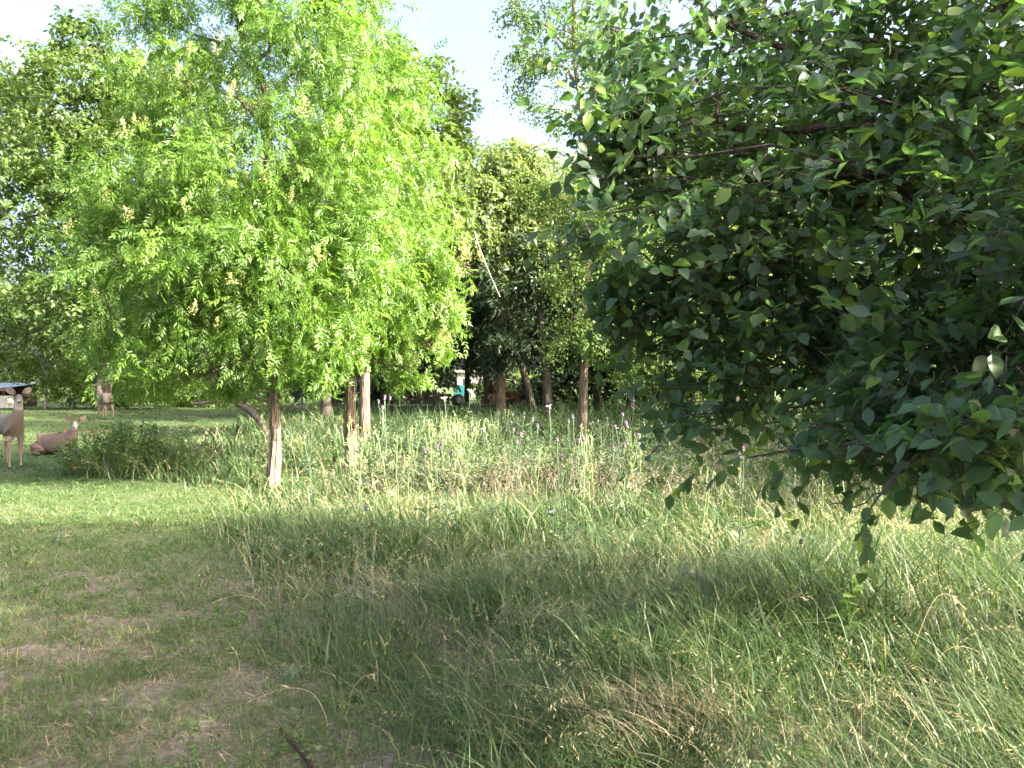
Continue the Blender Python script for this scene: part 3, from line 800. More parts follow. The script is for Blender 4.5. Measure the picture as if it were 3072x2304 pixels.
# tall thin tree in the middle distance
bE = G(581, 18.4)
lobE = [lob(560, 30, 18.6, 1.2, 1.1, 1.1, 0.75), lob(530, 65, 18.6, 0.7, 0.8, 0.7, 0.75), lob(545, 110, 18.5, 0.8, 0.8, 0.6, 0.75), lob(600, 40, 18.6, 1.0, 1.0, 1.2, 0.75), lob(580, -30, 18.6, 1.2, 1.1, 1.0, 0.75), lob(520, 20, 18.8, 0.8, 0.8, 0.5, 0.75),
        lob(560, 200, 18.3, 1.1, 1.0, 0.8), lob(605, 210, 18.2, 0.9, 1.0, 1.0), lob(570, 270, 18.0, 1.0, 1.0, 0.8), lob(620, 290, 17.9, 1.0, 1.0, 0.9), lob(590, 330, 17.8, 1.1, 1.0, 0.7), lob(640, 330, 17.8, 0.8, 0.9, 0.8), lob(625, 370, 17.9, 0.7, 0.8, 0.35), lob(560, 345, 18, 0.6, 0.8, 0.5), lob(640, 250, 18.3, 0.9, 0.9, 0.9)]
tE = [bE, W(583, 400, 18.4), W(585, 340, 18.4), W(588, 250, 18.45), W(590, 160, 18.5), W(576, 70, 18.6), W(574, -20, 18.6), W(575, -70, 18.6)]
roE, bbE, aE = tree('elm_tree', 'tall thin tree with a bare brown trunk and feathery crown open to the sky', 'tree', tE, 0.125, 0.035, lobE, 3000, 8, 0.6, 0.088, SM, EL, BE, seed=95, droop=0.4, shell=0.35, sides=14, tintbias=0.12)
crown(roE, bbE, aE, SM, EL)
# woods to the right, seen through and below the near crown
for i, (px, Y, r0, lab) in enumerate(((690, 24, 0.2, 'shaded elm with dark trunk behind the left fringe of the near oval leaves'), (668, 30, 0.16, 'slim grey trunk between the tall thin tree and the near oval leaves'), (760, 28, 0.24, 'broad elm standing behind the middle of the overhanging near crown'),
                                      (860, 26, 0.24, 'elm behind the near crown, second from the right edge'), (985, 27, 0.26, 'elm at the far right edge behind the near crown'))):
    back_tree('elm_tree', lab, px, Y, r0, [(px + 3, 370, 0), (px + 6, 300, 0), (px + 4, 180, 0)],
              [lob(px, 330, Y, 2.4, 2, 1.3), lob(px - 45, 290, Y, 2.0, 1.8, 1.6), lob(px + 45, 290, Y, 2.0, 1.8, 1.8), lob(px, 240, Y, 2.2, 2, 1.8), lob(px + 5, 160, Y + 1, 2.2, 2.0, 2.2), lob(px - 20, 375, Y, 1.8, 1.6, 0.5, 0.7)],
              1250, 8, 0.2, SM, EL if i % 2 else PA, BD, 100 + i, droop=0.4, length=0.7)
# trees beyond the right edge whose shade falls across the meadow
for i, (x, y, lab) in enumerate(((14.2, 12.6, 'leafy elm outside the right edge, nearest to the meadow'), (15.5, 17.5, 'leafy elm outside the right edge, further back'), (18.5, 23, 'leafy elm outside the right edge, furthest back'), (4.6, -1.7, 'unseen elm added beside the camera to shade the left foreground'), (12.6, 8.3, 'low leafy elm outside the right edge, shading the middle meadow'))):  # the elm by the camera is added, unseen, to shade the left foreground
    h = 8.5 if i < 3 else 5.6
    b = np.array([x, y, float(gz(x, y))])
    ro, bb, a = tree('elm_tree', lab, 'tree', [b, b + [0.1, 0, 2], b + [0, 0.1, h * 0.8]], 0.2, 0.06,
                     [(x, y, h * 0.68, 2.6, 2.3, 1.4)] + [] if i == 3 else [(x, y, h * 0.6, 3.0, 2.6, 1.6), (x + 1.2, y + 1, h * 0.85, 2.2, 2.2, 1.4), (x - 1.4, y - 0.5, h * 0.8, 2.0, 2.0, 1.3), (x, y, h * 0.35, 2.8, 2.2, 1.4, 0.9)], 650, 8, 0.8, 0.32, SM, EL, BD, seed=120 + i)
    crown(ro, bb, a, SM, EL)


for i, (px, Y, lab) in enumerate(((735, 34, 'tall elm added for shade far behind the middle of the near crown'), (820, 37, 'tall elm added for shade far behind the right half of the near crown'), (660, 40, 'tall elm at the back, between the tall thin tree and the near crown'))):  # first two added to throw shade on the ground under the middle trees
    back_tree('elm_tree', lab, px, Y, 0.28, [(px + 3, 360, 0), (px + 5, 280, 0), (px + 4, 150, 0)],
              [lob(px, 300, Y, 3.2, 2.6, 2.4), lob(px - 35, 240, Y, 3.0, 2.4, 2.4), lob(px + 35, 240, Y, 3.0, 2.4, 2.4), lob(px, 170, Y + 1, 3.0, 2.6, 2.6), lob(px, 355, Y, 3.2, 2.2, 1.2, 0.8)],
              900, 8, 0.31, SM, EL, BD, 180 + i, droop=0.4, length=0.9)


# far-off wood that closes the view: one mass
def far_wood():
    r = np.random.default_rng(77)
    lobes = []
    for x in np.arange(-75, 76, 4.5):
        for z, Y in ((1.6, 57), (4.6, 59), (8.0, 62)):
            xx = x + r.uniform(-1.5, 1.5)
            if -6.5 < xx < 2.0 and z < 4: continue
            lobes.append((xx, Y + r.uniform(-2, 2), z + r.uniform(-0.5, 0.8), 3.2, 2.5, 2.2))
    P, D, U, S, tint, *_ = sprays(lobes, 7500, 8, 1.4, 0.5, SM, 0.3, 0.4, seed=5)
    V, q, t, c = scatter_arrays(SM[0], P, D, U, S, tint)
    o = add_obj('far_wood', mesh_data('far_wood', V, q, t, tint=c, mat=EL))
    tag(o, 'distant belt of leafy woodland closing the view', 'woodland', kind='stuff')


far_wood()

# hanging vines and a leaning pale stem in the middle
for i, (px, py0, py1, Y, lab) in enumerate(((420, 172, 258, 18.8, 'pale vine pair hanging beside the sunlit crown edge, longest of all'), (424, 178, 240, 18.8, 'pale vine hanging just right of the longest one'), (449, 178, 250, 19.0, 'thin vine hanging below the round-topped tree'), (438, 185, 215, 19.0, 'short vine hanging between the longer ones'))):
    vt = Tubes()
    a = W(px, py0 - 30, Y); b = W(px + 2, py1, Y)
    vt.add(curve(a, b, 14, wob=0.045, seed=i + 3), np.linspace(0.016, 0.009, 14), 5)
    if i == 0: vt.add(curve(a + [0.02, 0, 0], W(px + 8, py1 + 2, Y), 14, wob=0.05, seed=9), np.linspace(0.013, 0.008, 14), 5)
    tag(vt.build('hanging_vine', M['vine']), lab, 'vine', 'vines hanging in the trees')
vt = Tubes()
vt.add(smooth_path([W(468, 190, 20), W(474, 230, 20.5), W(486, 265, 21), W(500, 297, 21.5)], 18), np.linspace(0.022, 0.012, 18), 7, rough=0.05)
tag(vt.build('leaning_stem', M['vine']), 'long pale bare vine stem slanting down in front of the dark evergreens', 'stem')


# ------------------------------------------------------------------ grass
def blades(P, H, lean, Wd, tint, r, segs=2, yaw=None):
    n = len(P)
    if yaw is None: yaw = r.uniform(0, 6.28, n)
    d = np.stack([np.cos(yaw), np.sin(yaw), np.zeros(n)], 1)
    sa = yaw + 1.57 + r.normal(0, 0.6, n)
    s = np.stack([np.cos(sa), np.sin(sa), np.zeros(n)], 1)
    ts = np.linspace(0, 1, segs + 1)
    rows = []
    for t in ts:
        p = P + d * (lean * H * (0.25 * t + 0.75 * t * t))[:, None]
        p[:, 2] += H * (t - 0.33 * np.minimum(lean, 1.6) * t * t)
        w = Wd * (1 - 0.85 * t * t)
        if t < 1:
            rows += [p - s * w[:, None], p + s * w[:, None]]
        else:
            rows += [p]
    k = len(rows)
    V = np.stack(rows, 1).reshape(-1, 3)
    o = np.arange(n)[:, None] * k
    q = np.vstack([o + np.array([[2 * i, 2 * i + 1, 2 * i + 3, 2 * i + 2]]) for i in range(segs - 1)]) if segs > 1 else None
    t3 = o + np.array([[k - 3, k - 2, k - 1]])
    return V, q, t3, np.repeat(tint, k)


def vnoise(x, y, s, seed=0):
    r = np.random.default_rng(seed)
    z = np.zeros_like(x)
    for i in range(7):
        a = r.uniform(0, 6.28); f = s * r.uniform(0.6, 1.9)
        z += np.sin((x * math.cos(a) + y * math.sin(a)) * f + r.uniform(0, 6.28))
    return z / 7 * 1.6


EDGE_Y = [0, 3.0, 4.5, 5.6, 7.0, 8.5, 10.5, 11.6, 12.4, 15, 17, 24, 60]
EDGE_X = [0.5, 0.1, -1.0, -1.7, -2.4, -3.2, -4.0, -4.6, -7.3, -8.0, -7.5, -9.0, -11]


def meadow_side(x, y):
    """>0 in the tall meadow, <0 on the mown lawn"""
    return x - np.interp(y, EDGE_Y, EDGE_X) + 0.25 * vnoise(x, y, 1.7, 3)


def pts_in_view(n, r, y0, y1, power, xm=0.80, pad=1.8):
    u = r.random(n)
    p = 1 - power
    Y = (y0 ** p + u * (y1 ** p - y0 ** p)) ** (1 / p)
    X = r.uniform(-1, 1, n) * (xm * Y + pad)
    return X, Y


rg = np.random.default_rng(99)
# mown lawn: tufts of short blades
X, Y = pts_in_view(64000, rg, 1.6, 48, 1.4)
ms = meadow_side(X, Y)
dens = np.clip(0.60 + 0.75 * vnoise(X, Y, 5.0, 8) + 0.09 * (Y - 3.5), 0.42, 1.0)
ok = (ms < 0.6) & (rg.random(len(X)) < dens)
X, Y = X[ok], Y[ok]
k = 9
sp = 0.015 + 0.0068 * Y
x = np.repeat(X, k) + rg.normal(0, 1, len(X) * k) * np.repeat(sp, k)
y = np.repeat(Y, k) + rg.normal(0, 1, len(X) * k) * np.repeat(sp, k)
hh = np.repeat(0.035 + 0.055 * rg.random(len(X)) ** 2 + 0.01 * (Y < 8), k) * rg.uniform(0.6, 1.25, len(x))
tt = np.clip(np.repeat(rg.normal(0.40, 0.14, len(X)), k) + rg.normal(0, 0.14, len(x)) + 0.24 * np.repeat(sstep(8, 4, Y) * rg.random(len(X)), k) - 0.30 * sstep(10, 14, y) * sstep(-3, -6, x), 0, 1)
PL = np.stack([x, y, gz(x, y) - 0.004], 1); ln_ = rg.uniform(0.2, 1.8, len(x)); wd_ = np.maximum(0.0012, 0.00060 * y) * rg.uniform(0.7, 1.3, len(x))
nr = y < 5.5
thin = (~nr) & (rg.random(len(x)) < np.clip(1.05 - 0.02 * y, 0.4, 1))
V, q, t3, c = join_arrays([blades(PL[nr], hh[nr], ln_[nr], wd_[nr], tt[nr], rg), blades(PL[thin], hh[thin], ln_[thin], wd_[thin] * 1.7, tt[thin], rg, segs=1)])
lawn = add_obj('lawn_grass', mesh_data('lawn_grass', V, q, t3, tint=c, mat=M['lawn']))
tag(lawn, 'short mown green lawn with bare patches on the left', 'grass', kind='stuff')

# a thin layer of dead bits over the bare soil
X, Y = pts_in_view(42000, rg, 1.6, 10, 1.6)
ok = meadow_side(X, Y) < 0.8
X, Y = X[ok], Y[ok]
n = len(X)
PL = np.stack([X, Y, gz(X, Y) + 0.008], 1)
V, q, t3, c = scatter_arrays(tmpl([(-0.03, 0, 0), (0.03, 0, 0), (0.02, 1, 0.08), (-0.02, 1, 0.05)], [], [(0, 1, 2), (0, 2, 3)]), PL, np.stack([rg.normal(0, 1, n), rg.normal(0, 1, n), rg.normal(0.1, 0.25, n)], 1), np.tile([0, 0, 1.0], (n, 1)) + rg.normal(0, 0.2, (n, 3)), rg.uniform(0.02, 0.07, n), np.clip(rg.normal(0.22, 0.25, n), 0, 1))
tag(add_obj('dead_grass_litter', mesh_data('dead_grass_litter', V, q, t3, tint=c, mat=M['straw'])), 'dead clippings lying over the bare soil', 'litter', kind='stuff')

# crumbs of soil and small stones on the bare patches
X, Y = pts_in_view(10000, rg, 1.6, 9, 1.7)
ok = meadow_side(X, Y) < 0.5
X, Y = X[ok], Y[ok]; n = len(X)
tet = tmpl([(-0.5, -0.4, 0), (0.5, -0.4, 0), (0.1, 0.6, 0), (0.05, 0, 0.55), (-0.35, 0.3, 0.3)], [], [(0, 1, 3), (1, 2, 3), (2, 4, 3), (4, 0, 3), (0, 4, 2)])
V, q, t3, c = scatter_arrays(tet, np.stack([X, Y, gz(X, Y) - 0.001], 1), np.stack([rg.normal(0, 1, n), rg.normal(0, 1, n), np.zeros(n)], 1), np.tile([0, 0, 1.0], (n, 1)), np.clip(rg.lognormal(-4.75, 0.45, n), 0.004, 0.03), np.clip(rg.normal(0.4, 0.25, n), 0, 1))
tag(add_obj('soil_crumbs', mesh_data('soil_crumbs', V, q, t3, tint=c, mat=M['crumb'])), 'crumbs of soil and tiny stones on the bare patches', 'soil', kind='stuff')

# clover and other small broad-leaved herbs in the turf
X, Y = pts_in_view(5200, rg, 1.6, 16, 1.45)
ok = (meadow_side(X, Y) < 1.2) & (rg.random(len(X)) < np.clip(0.25 + 1.0 * vnoise(X, Y, 1.8, 97), 0.03, 1))
X, Y = X[ok], Y[ok]; n = len(X); K = 12
a = rg.uniform(0, 6.28, (n, K)); rr_ = rg.uniform(0.01, 0.06, (n, K)) * (1 + 0.06 * Y[:, None])
PX = X[:, None] + np.cos(a) * rr_; PY = Y[:, None] + np.sin(a) * rr_
PP = np.stack([PX, PY, gz(PX, PY) + rg.uniform(0.015, 0.05, (n, K))], -1).reshape(-1, 3)
DD = np.stack([np.cos(a), np.sin(a), rg.uniform(-0.1, 0.5, (n, K))], -1).reshape(-1, 3)
V, q, t3, c = scatter_arrays(leaf_small(0.33, 0.05), PP, DD, np.tile([0, 0, 1.0], (n * K, 1)) + rg.normal(0, .3, (n * K, 3)), rg.uniform(0.012, 0.030, n * K) * np.repeat(1 + 0.05 * Y, K), np.clip(rg.normal(0.35, 0.2, n * K), 0, 1))
tag(add_obj('clover', mesh_data('clover', V, q, t3, tint=c, mat=M['leaf_shrub'])), 'clover and small broad-leaved herbs in the mown turf', 'clover', kind='stuff')

# tall meadow
X, Y = pts_in_view(225000, rg, 1.8, 46, 1.45)
ms = meadow_side(X, Y)
dens = np.clip(0.75 + 0.5 * vnoise(X, Y, 2.2, 18), 0.25, 1.0) * sstep(-0.25, 0.35, ms + 0.2 * rg.normal(0, 1, len(X)))
ok = rg.random(len(X)) < dens
X, Y, ms = X[ok], Y[ok], ms[ok]
n = len(X)
hbase = 0.20 + 0.15 * vnoise(X, Y, 2.0, 28) + 0.12 * sstep(9, 14, Y) + 0.10 * sstep(0.0, 1.6, ms) + 0.10 * sstep(20, 26, Y) + 0.22 * np.exp(-(((X + 5.6) / 1.8) ** 2 + ((Y - 14.0) / 1.4) ** 2))
hbase = hbase - 0.20 * np.exp(-(((X + 3.1) / 1.6) ** 2 + ((Y - 12.0) / 2.0) ** 2))
hh = np.clip(hbase, 0.08, 0.8) * rg.uniform(0.45, 1.35, n)
dry = 0.45 * sstep(0.0, 1.0, vnoise(X, Y, 1.1, 38)) * (Y < 22) * sstep(4.0, 7.5, Y)
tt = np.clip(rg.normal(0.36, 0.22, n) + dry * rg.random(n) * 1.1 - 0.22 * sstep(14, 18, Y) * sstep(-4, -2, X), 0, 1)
flow = 2.6 + 1.2 * vnoise(X, Y, 0.9, 48)
yaw = np.where(rg.random(n) < 0.28, flow + rg.normal(0, 1.0, n), rg.uniform(0, 6.28, n))
PM = np.stack([X, Y, gz(X, Y) - 0.005], 1); ln_ = rg.uniform(0.3, 1.5, n); wd_ = np.maximum(0.0018, 0.00070 * Y) * np.clip(rg.lognormal(0, 0.45, n), 0.4, 2.8)
nr = Y < 6.5
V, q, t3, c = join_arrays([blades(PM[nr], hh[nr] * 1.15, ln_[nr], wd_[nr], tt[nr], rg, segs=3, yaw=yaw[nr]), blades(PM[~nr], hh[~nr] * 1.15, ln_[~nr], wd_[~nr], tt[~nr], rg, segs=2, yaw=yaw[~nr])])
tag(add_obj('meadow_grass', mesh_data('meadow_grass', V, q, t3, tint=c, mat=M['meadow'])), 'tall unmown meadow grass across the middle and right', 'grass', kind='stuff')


# seeding stems over the meadow: a thin arching stem and a nodding row of spikelets
def seed_stems(name, label, X, Y, H, lean, yaw, r, wid, mat, spk=7, slen=0.021, tb=0.45):
    n = len(X)
    P = np.stack([X, Y, gz(X, Y)], 1)
    tint = np.clip(r.normal(tb, 0.2, n), 0, 1)
    parts = [blades(P, H, lean, wid, tint, r, segs=4, yaw=yaw)]
    d = np.stack([np.cos(yaw), np.sin(yaw), np.zeros(n)], 1)
    for j in range(spk):
        t = 0.70 + 0.32 * j / spk
        p = P + d * (lean * H * (0.25 * t + 0.75 * t * t))[:, None]
        p[:, 2] += H * (t - 0.33 * np.minimum(lean, 1.6) * t * t)
        dr = d * 0.9 + r.normal(0, 0.5, (n, 3))
        dr[:, 2] -= 0.3 + 0.5 * lean
        parts.append(scatter_arrays(leaf_small(0.13, 0.03), p, dr, r.normal(0, 1, (n, 3)), slen * r.uniform(0.6, 1.4, n) * (wid / 0.0012) ** 0.45, np.clip(tint + r.normal(0.1, 0.12, n), 0, 1)))
    V, q, t3, c = join_arrays(parts)
    return tag(add_obj(name, mesh_data(name, V, q, t3, tint=c, mat=mat)), label, 'grass', kind='stuff')


X, Y = pts_in_view(11500, rg, 2.6, 26, 1.25)
ms = meadow_side(X, Y)
ok = (ms > -0.1) & (rg.random(len(X)) < np.clip(0.55 + 0.6 * vnoise(X, Y, 1.3, 58), 0.1, 1) * (0.32 + 0.68 * sstep(4.6, 7.5, Y)))
X, Y = X[ok], Y[ok]
n = len(X)
flow = 2.6 + 1.2 * vnoise(X, Y, 0.9, 48)
seed_stems('seeding_grass', 'straw coloured seeding grass heads nodding over the meadow', X, Y, (0.34 + 0.18 * sstep(8, 13, Y)) * rg.uniform(0.7, 1.4, n) + 0.05, rg.uniform(0.3, 1.5, n), np.where(rg.random(n) < 0.3, flow + rg.normal(0, 0.8, n), rg.uniform(0, 6.28, n)), rg, np.maximum(0.0011, 0.00030 * Y), M['seed'])

X = rg.uniform(-2.5, 8, 3600); Y = rg.uniform(8.6, 16, 3600)
ok = (meadow_side(X, Y) > 0.3) & (rg.random(len(X)) < np.clip(0.35 + 0.9 * vnoise(X, Y, 0.8, 88), 0.03, 1))
X, Y = X[ok], Y[ok]; n = len(X)
seed_stems('dusky_seeding_grass', 'purplish brown seeding grass in the middle of the meadow', X, Y, rg.uniform(0.42, 0.75, n), rg.uniform(0.1, 0.7, n), rg.uniform(0, 6.28, n), rg, np.maximum(0.0011, 0.00030 * Y), M['dusky'], spk=9)

# flattened straw in heaps at the lower right
parts = []
for (px, py, Y0, rad, n, a0) in ((655, 790, 3.12, 0.17, 190, 2.2), (685, 770, 3.25, 0.14, 90, 1.9), (540, 655, 4.55, 0.16, 150, 0.4), (470, 610, 5.5, 0.4, 110, 2.5), (1000, 742, 3.3, 0.2, 110, 2.9), (345, 600, 5.5, 0.4, 130, 2.8), (420, 520, 8.8, 0.5, 120, 2.6), (610, 760, 3.25, 0.3, 110, 2.8)):
    c0 = W(px, py, Y0)
    xx = c0[0] + rg.normal(0, rad, n); yy = Y0 + 0.1 + rg.normal(0, rad * 0.6, n)
    parts.append(blades(np.stack([xx, yy, gz(xx, yy) + rg.uniform(0.02, 0.16, n)], 1), rg.uniform(0.09, 0.20, n), rg.uniform(1.4, 2.8, n), rg.uniform(0.0010, 0.0019, n), np.clip(rg.normal(0.45, 0.22, n), 0, 1), rg, segs=4, yaw=a0 + rg.normal(0, 0.5, n)))
V, q, t3, c = join_arrays(parts)
tag(add_obj('flattened_straw', mesh_data('flattened_straw', V, q, t3, tint=c, mat=M['straw'])), 'pale flattened straw lying in swathes over the grass', 'straw', kind='stuff')

# tall rough herbs under the trees at the back
X, Y = pts_in_view(30000, rg, 17, 40, 1.2, 0.75, 1)
ok = (X > -4.5 - 0.1 * (Y - 17) - 5.0 * sstep(27, 30, Y)) & (rg.random(len(X)) < np.clip(0.6 + 0.6 * vnoise(X, Y, 0.9, 68), 0, 1))
X, Y = X[ok], Y[ok]; n = len(X)
V, q, t3, c = blades(np.stack([X, Y, gz(X, Y)], 1), rg.uniform(0.3, 0.95, n), rg.uniform(0.1, 0.9, n), rg.uniform(0.006, 0.016, n), np.clip(rg.normal(0.4, 0.2, n), 0, 1), rg)
tag(add_obj('rough_undergrowth', mesh_data('rough_undergrowth', V, q, t3, tint=c, mat=M['rough'])), 'tall rough herbs growing under the trees', 'undergrowth', kind='stuff')


# ------------------------------------------------------------------ wild flowers
def lance(w=0.1):
    return tmpl([(0, 0, 0), (-w, 0.3, 0.02), (w, 0.3, 0.02), (-w * 0.8, 0.65, -0.03), (w * 0.8, 0.65, -0.03), (0, 1, -0.14)], [], [(0, 2, 1), (1, 2, 4), (1, 4, 3), (3, 4, 5)])


def spiny(w=0.16):
    v = [(0, 0, 0)]
    t = []
    m = 6
    for i in range(m):
        y = (i + 0.6) / m
        k = (1 - 0.6 * abs(y - 0.35) * 1.6) * (1.0 if i % 2 == 0 else 0.35)
        v += [(-w * k, y + 0.04, 0.03), (0, y, -0.08 * y), (w * k, y + 0.04, 0.03)]
    for i in range(m - 1):
        a = 1 + i * 3
        t += [(a, a + 1, a + 4), (a, a + 4, a + 3), (a + 1, a + 2, a + 5), (a + 1, a + 5, a + 4)]
    t += [(0, 2, 1), (0, 3, 2)]
    v.append((0, 1.05, -0.12)); e = len(v) - 1
    t += [(1 + (m - 1) * 3, 2 + (m - 1) * 3, e), (2 + (m - 1) * 3, 3 + (m - 1) * 3, e)]
    return tmpl(v, [], t)


SPINY, LANCE = spiny(), lance()


def leaf_part(name, pts, dirs, size, mat, parent, tp, r, tintm=0.5):
    n = len(pts)
    V, q, t, c = scatter_arrays(tp, np.array(pts), np.array(dirs), np.tile([0, 0, 1.0], (n, 1)) + r.normal(0, 0.25, (n, 3)), np.array(size), np.clip(r.normal(tintm, 0.18, n), 0, 1))
    return add_obj(name, mesh_data(name, V, q, t, tint=c, mat=mat), parent)


def tint_tubes(tb, name, mat, parent, tn=0.5):
    V = np.vstack(tb.V)
    return add_obj(name, mesh_data(name, V, tb.Q, tb.T, tint=np.full(len(V), tn), mat=mat), parent)


def flower_head(kind, r):
    """mesh data of one flower: thistle tuft, white cup, small yellow, orange"""
    parts = []
    if kind == 'purple':
        n = 60
        th = r.uniform(0, 6.28, n); el = r.uniform(0.15, 1.5, n)
        D = np.stack([np.cos(th) * np.cos(el), np.sin(th) * np.cos(el), np.sin(el)], 1)
        parts.append(scatter_arrays(tmpl([(-0.06, 0, 0), (0.06, 0, 0), (0.10, 1, 0), (-0.10, 1, 0)], [], [(0, 1, 2), (0, 2, 3)]), np.zeros((n, 3)) + [0, 0, 0.008], D, r.normal(0, 1, (n, 3)), r.uniform(0.018, 0.027, n), r.random(n)))
        return mesh_data('flower', *join_arrays(parts)[:3], tint=join_arrays(parts)[3], mat=M['purple'])
    np_, L, tilt, m = {'white': (6, 0.05, 0.5, 'white'), 'yellow': (9, 0.016, 0.5, 'yellow'), 'orange': (8, 0.034, 0.35, 'orange')}[kind]
    th = np.arange(np_) / np_ * 6.28 + r.normal(0, 0.1, np_)
    D = np.stack([np.cos(th), np.sin(th), np.full(np_, tilt)], 1)
    U = np.stack([-np.cos(th) * tilt, -np.sin(th) * tilt, np.ones(np_)], 1)
    parts.append(scatter_arrays(leaf_light(0.42, 0.06, 0.05), np.zeros((np_, 3)), D, U, r.uniform(0.85, 1.1, np_) * L, r.random(np_)))
    V, q, t, c = join_arrays(parts)
    return mesh_data('flower', V, q, t, tint=c, mat=M[m])


HEADS = {k: [flower_head(k, np.random.default_rng(300 + i)) for i in range(2)] for k in ('purple', 'white', 'yellow', 'orange')}


def bulb_mesh(rad, h, mat, tn):
    bm = bmesh.new()
    bmesh.ops.create_uvsphere(bm, u_segments=8, v_segments=6, radius=1)
    bmesh.ops.scale(bm, verts=bm.verts, vec=(rad, rad, h))
    V = np.array([v.co[:] for v in bm.verts]); bm.verts.index_update()
    q = [[v.index for v in f.verts] for f in bm.faces if len(f.verts) == 4]
    t = [[v.index for v in f.verts] for f in bm.faces if len(f.verts) == 3]
    bm.free()
    return mesh_data('bulb', V, np.array(q), np.array(t), tint=np.full(len(V), tn), smooth=True, mat=mat)


BULB = bulb_mesh(0.018, 0.022, M['thistle'], 0.6)
BUD = bulb_mesh(0.008, 0.013, M['lettuce'], 0.6)


def thistle(h, heads, seed, kind='purple', spread=0.2, big=False, name='thistle', label='', group=None):
    r = np.random.default_rng(seed)
    root = empty(name, (0, 0, 0), label, 'wildflower', group)
    st = Tubes()
    top = np.array([r.normal(0, 0.04), r.normal(0, 0.04), h])
    main = curve((0, 0, 0), top, 8, wob=0.012, seed=seed)
    st.add(main, np.linspace(0.010 if big else 0.007, 0.0035, 8), 6)
    tips = [main[-1]]
    for i in range(heads - 1):
        b = main[int(r.integers(4, 7))]
        a = r.uniform(0, 6.28)
        e = b + np.array([math.cos(a) * spread, math.sin(a) * spread, (h - b[2]) * r.uniform(0.7, 1.1) + 0.04])
        p = smooth_path([b, b * 0.5 + e * 0.5 + [math.cos(a) * 0.05, math.sin(a) * 0.05, -0.02], e], 6)
        st.add(p, np.linspace(0.005, 0.003, 6), 5)
        tips.append(e)
    tint_tubes(st, 'stem', M['thistle'], root, 0.55)
    n = 46 if big else 22
    us = r.random(n) ** (1.5 if big else 1.3) * (0.85 if big else 0.75)
    pts, ds = [], []
    for u in us:
        i = min(int(u * 7), 6); f = u * 7 - i
        pts.append(main[i] * (1 - f) + main[i + 1] * f)
        a = r.uniform(0, 6.28)
        ds.append((math.cos(a), math.sin(a), r.uniform(-0.1, 0.7)))
    leaf_part('leaves', pts, ds, (0.26 if big else 0.17) * (1.1 - us) * r.uniform(0.7, 1.2, n), M['thistle'], root, SPINY, r)['kind'] = 'stuff'
    for i, e in enumerate(tips):
        b = add_obj('flower_base', BULB, root, e)
        f = add_obj('flower', HEADS[kind][i % 2], root, e + np.array([0, 0, 0.012]))
        f.rotation_euler = (r.normal(0, 0.35), r.normal(0, 0.35), r.uniform(0, 6.28))
    return root


def lettuce(h, seed, label, group):
    r = np.random.default_rng(seed)
    root = empty('prickly_lettuce', (0, 0, 0), label, 'wildflower', group)
    st = Tubes()
    main = curve((0, 0, 0), (r.normal(0, 0.05), r.normal(0, 0.05), h), 8, wob=0.012, seed=seed)
    st.add(main, np.linspace(0.0085, 0.005, 8), 5)
    tips = [main[-1]]
    for i in range(4):
        b = main[int(r.integers(3, 7))]
        a = r.uniform(0, 6.28)
        e = b + np.array([math.cos(a) * 0.08, math.sin(a) * 0.08, h * r.uniform(0.14, 0.30)])
        st.add(smooth_path([b, b * 0.55 + e * 0.45 + [math.cos(a) * 0.03, math.sin(a) * 0.03, -0.01], e], 6), np.linspace(0.005, 0.004, 6), 4)
        tips.append(e)
    tint_tubes(st, 'stem', M['lettuce'], root, 0.5)
    n = 26
    us = r.uniform(0.1, 0.98, n)
    pts, ds = [], []
    for u in us:
        i = min(int(u * 7), 6); f = u * 7 - i
        pts.append(main[i] * (1 - f) + main[i + 1] * f)
        a = r.uniform(0, 6.28)
        ds.append((math.cos(a), math.sin(a), r.uniform(0.2, 1.3)))
    leaf_part('leaves', pts, ds, 0.16 * (1.15 - us) * r.uniform(0.6, 1.3, n), M['lettuce'], root, LANCE, r)['kind'] = 'stuff'
    for i, e in enumerate(tips):
        for j in range(3):
            add_obj('bud', BUD, root, e + r.normal(0, 0.012, 3) + [0, 0, 0.01 - 0.03 * j])
    if seed % 2 == 0:
        f = add_obj('flower', HEADS['yellow'][0], root, tips[0] + np.array([0, 0, 0.03]))
        f.scale = (1.6, 1.6, 1.6)
    return root


def place(root, px, py, h0, r, Y=None):
    """puts a plant of height h0 so that its top shows near row py"""
    if Y is None:
        Y = (CAMZ - 0.05 - h0) * FPX / max(py - 386.0, 4.0)
        Y = min(Y, 24)
    g = G(px, Y)
    root.location = g
    root.rotation_euler = (r.normal(0, 0.06), r.normal(0, 0.06), r.uniform(0, 6.28))
    return root


rf = np.random.default_rng(500)
big_t = thistle(1.40, 6, 610, spread=0.24, big=True, label='big grey-green thistle right of the knot-holed trunk, tallest in the meadow')
place(big_t, 386, 398, 1.4, rf, Y=11.3)
for (px, Y, sc, lab) in ((640, 15.5, 0.85, 'broad grey-green thistle by the left fringe of the near crown'), (604, 13.0, 0.70, 'grey-green thistle standing a little nearer than the tall thin trunk'), (515, 12.2, 0.75, 'grey-green thistle right of the pale stalk clump'), (672, 12.6, 0.8, 'grey-green thistle under the left edge of the near crown'), (310, 13.2, 0.72, 'slender grey-green thistle between the two bright trunks'), (760, 12.0, 0.75, 'grey-green thistle behind the hanging sprigs of the near crown')):
    o = copy_tree(big_t)
    place(o, px, 420, 1.0, rf, Y=Y)
    o.scale = (sc, sc, sc)
    o['label'] = lab
TG = 'purple thistles in the meadow'
protos = [thistle(0.95, 1, 620, label='x', group=TG), thistle(1.0, 2, 621, spread=0.12, label='x', group=TG), thistle(0.9, 3, 622, spread=0.15, label='x', group=TG)]
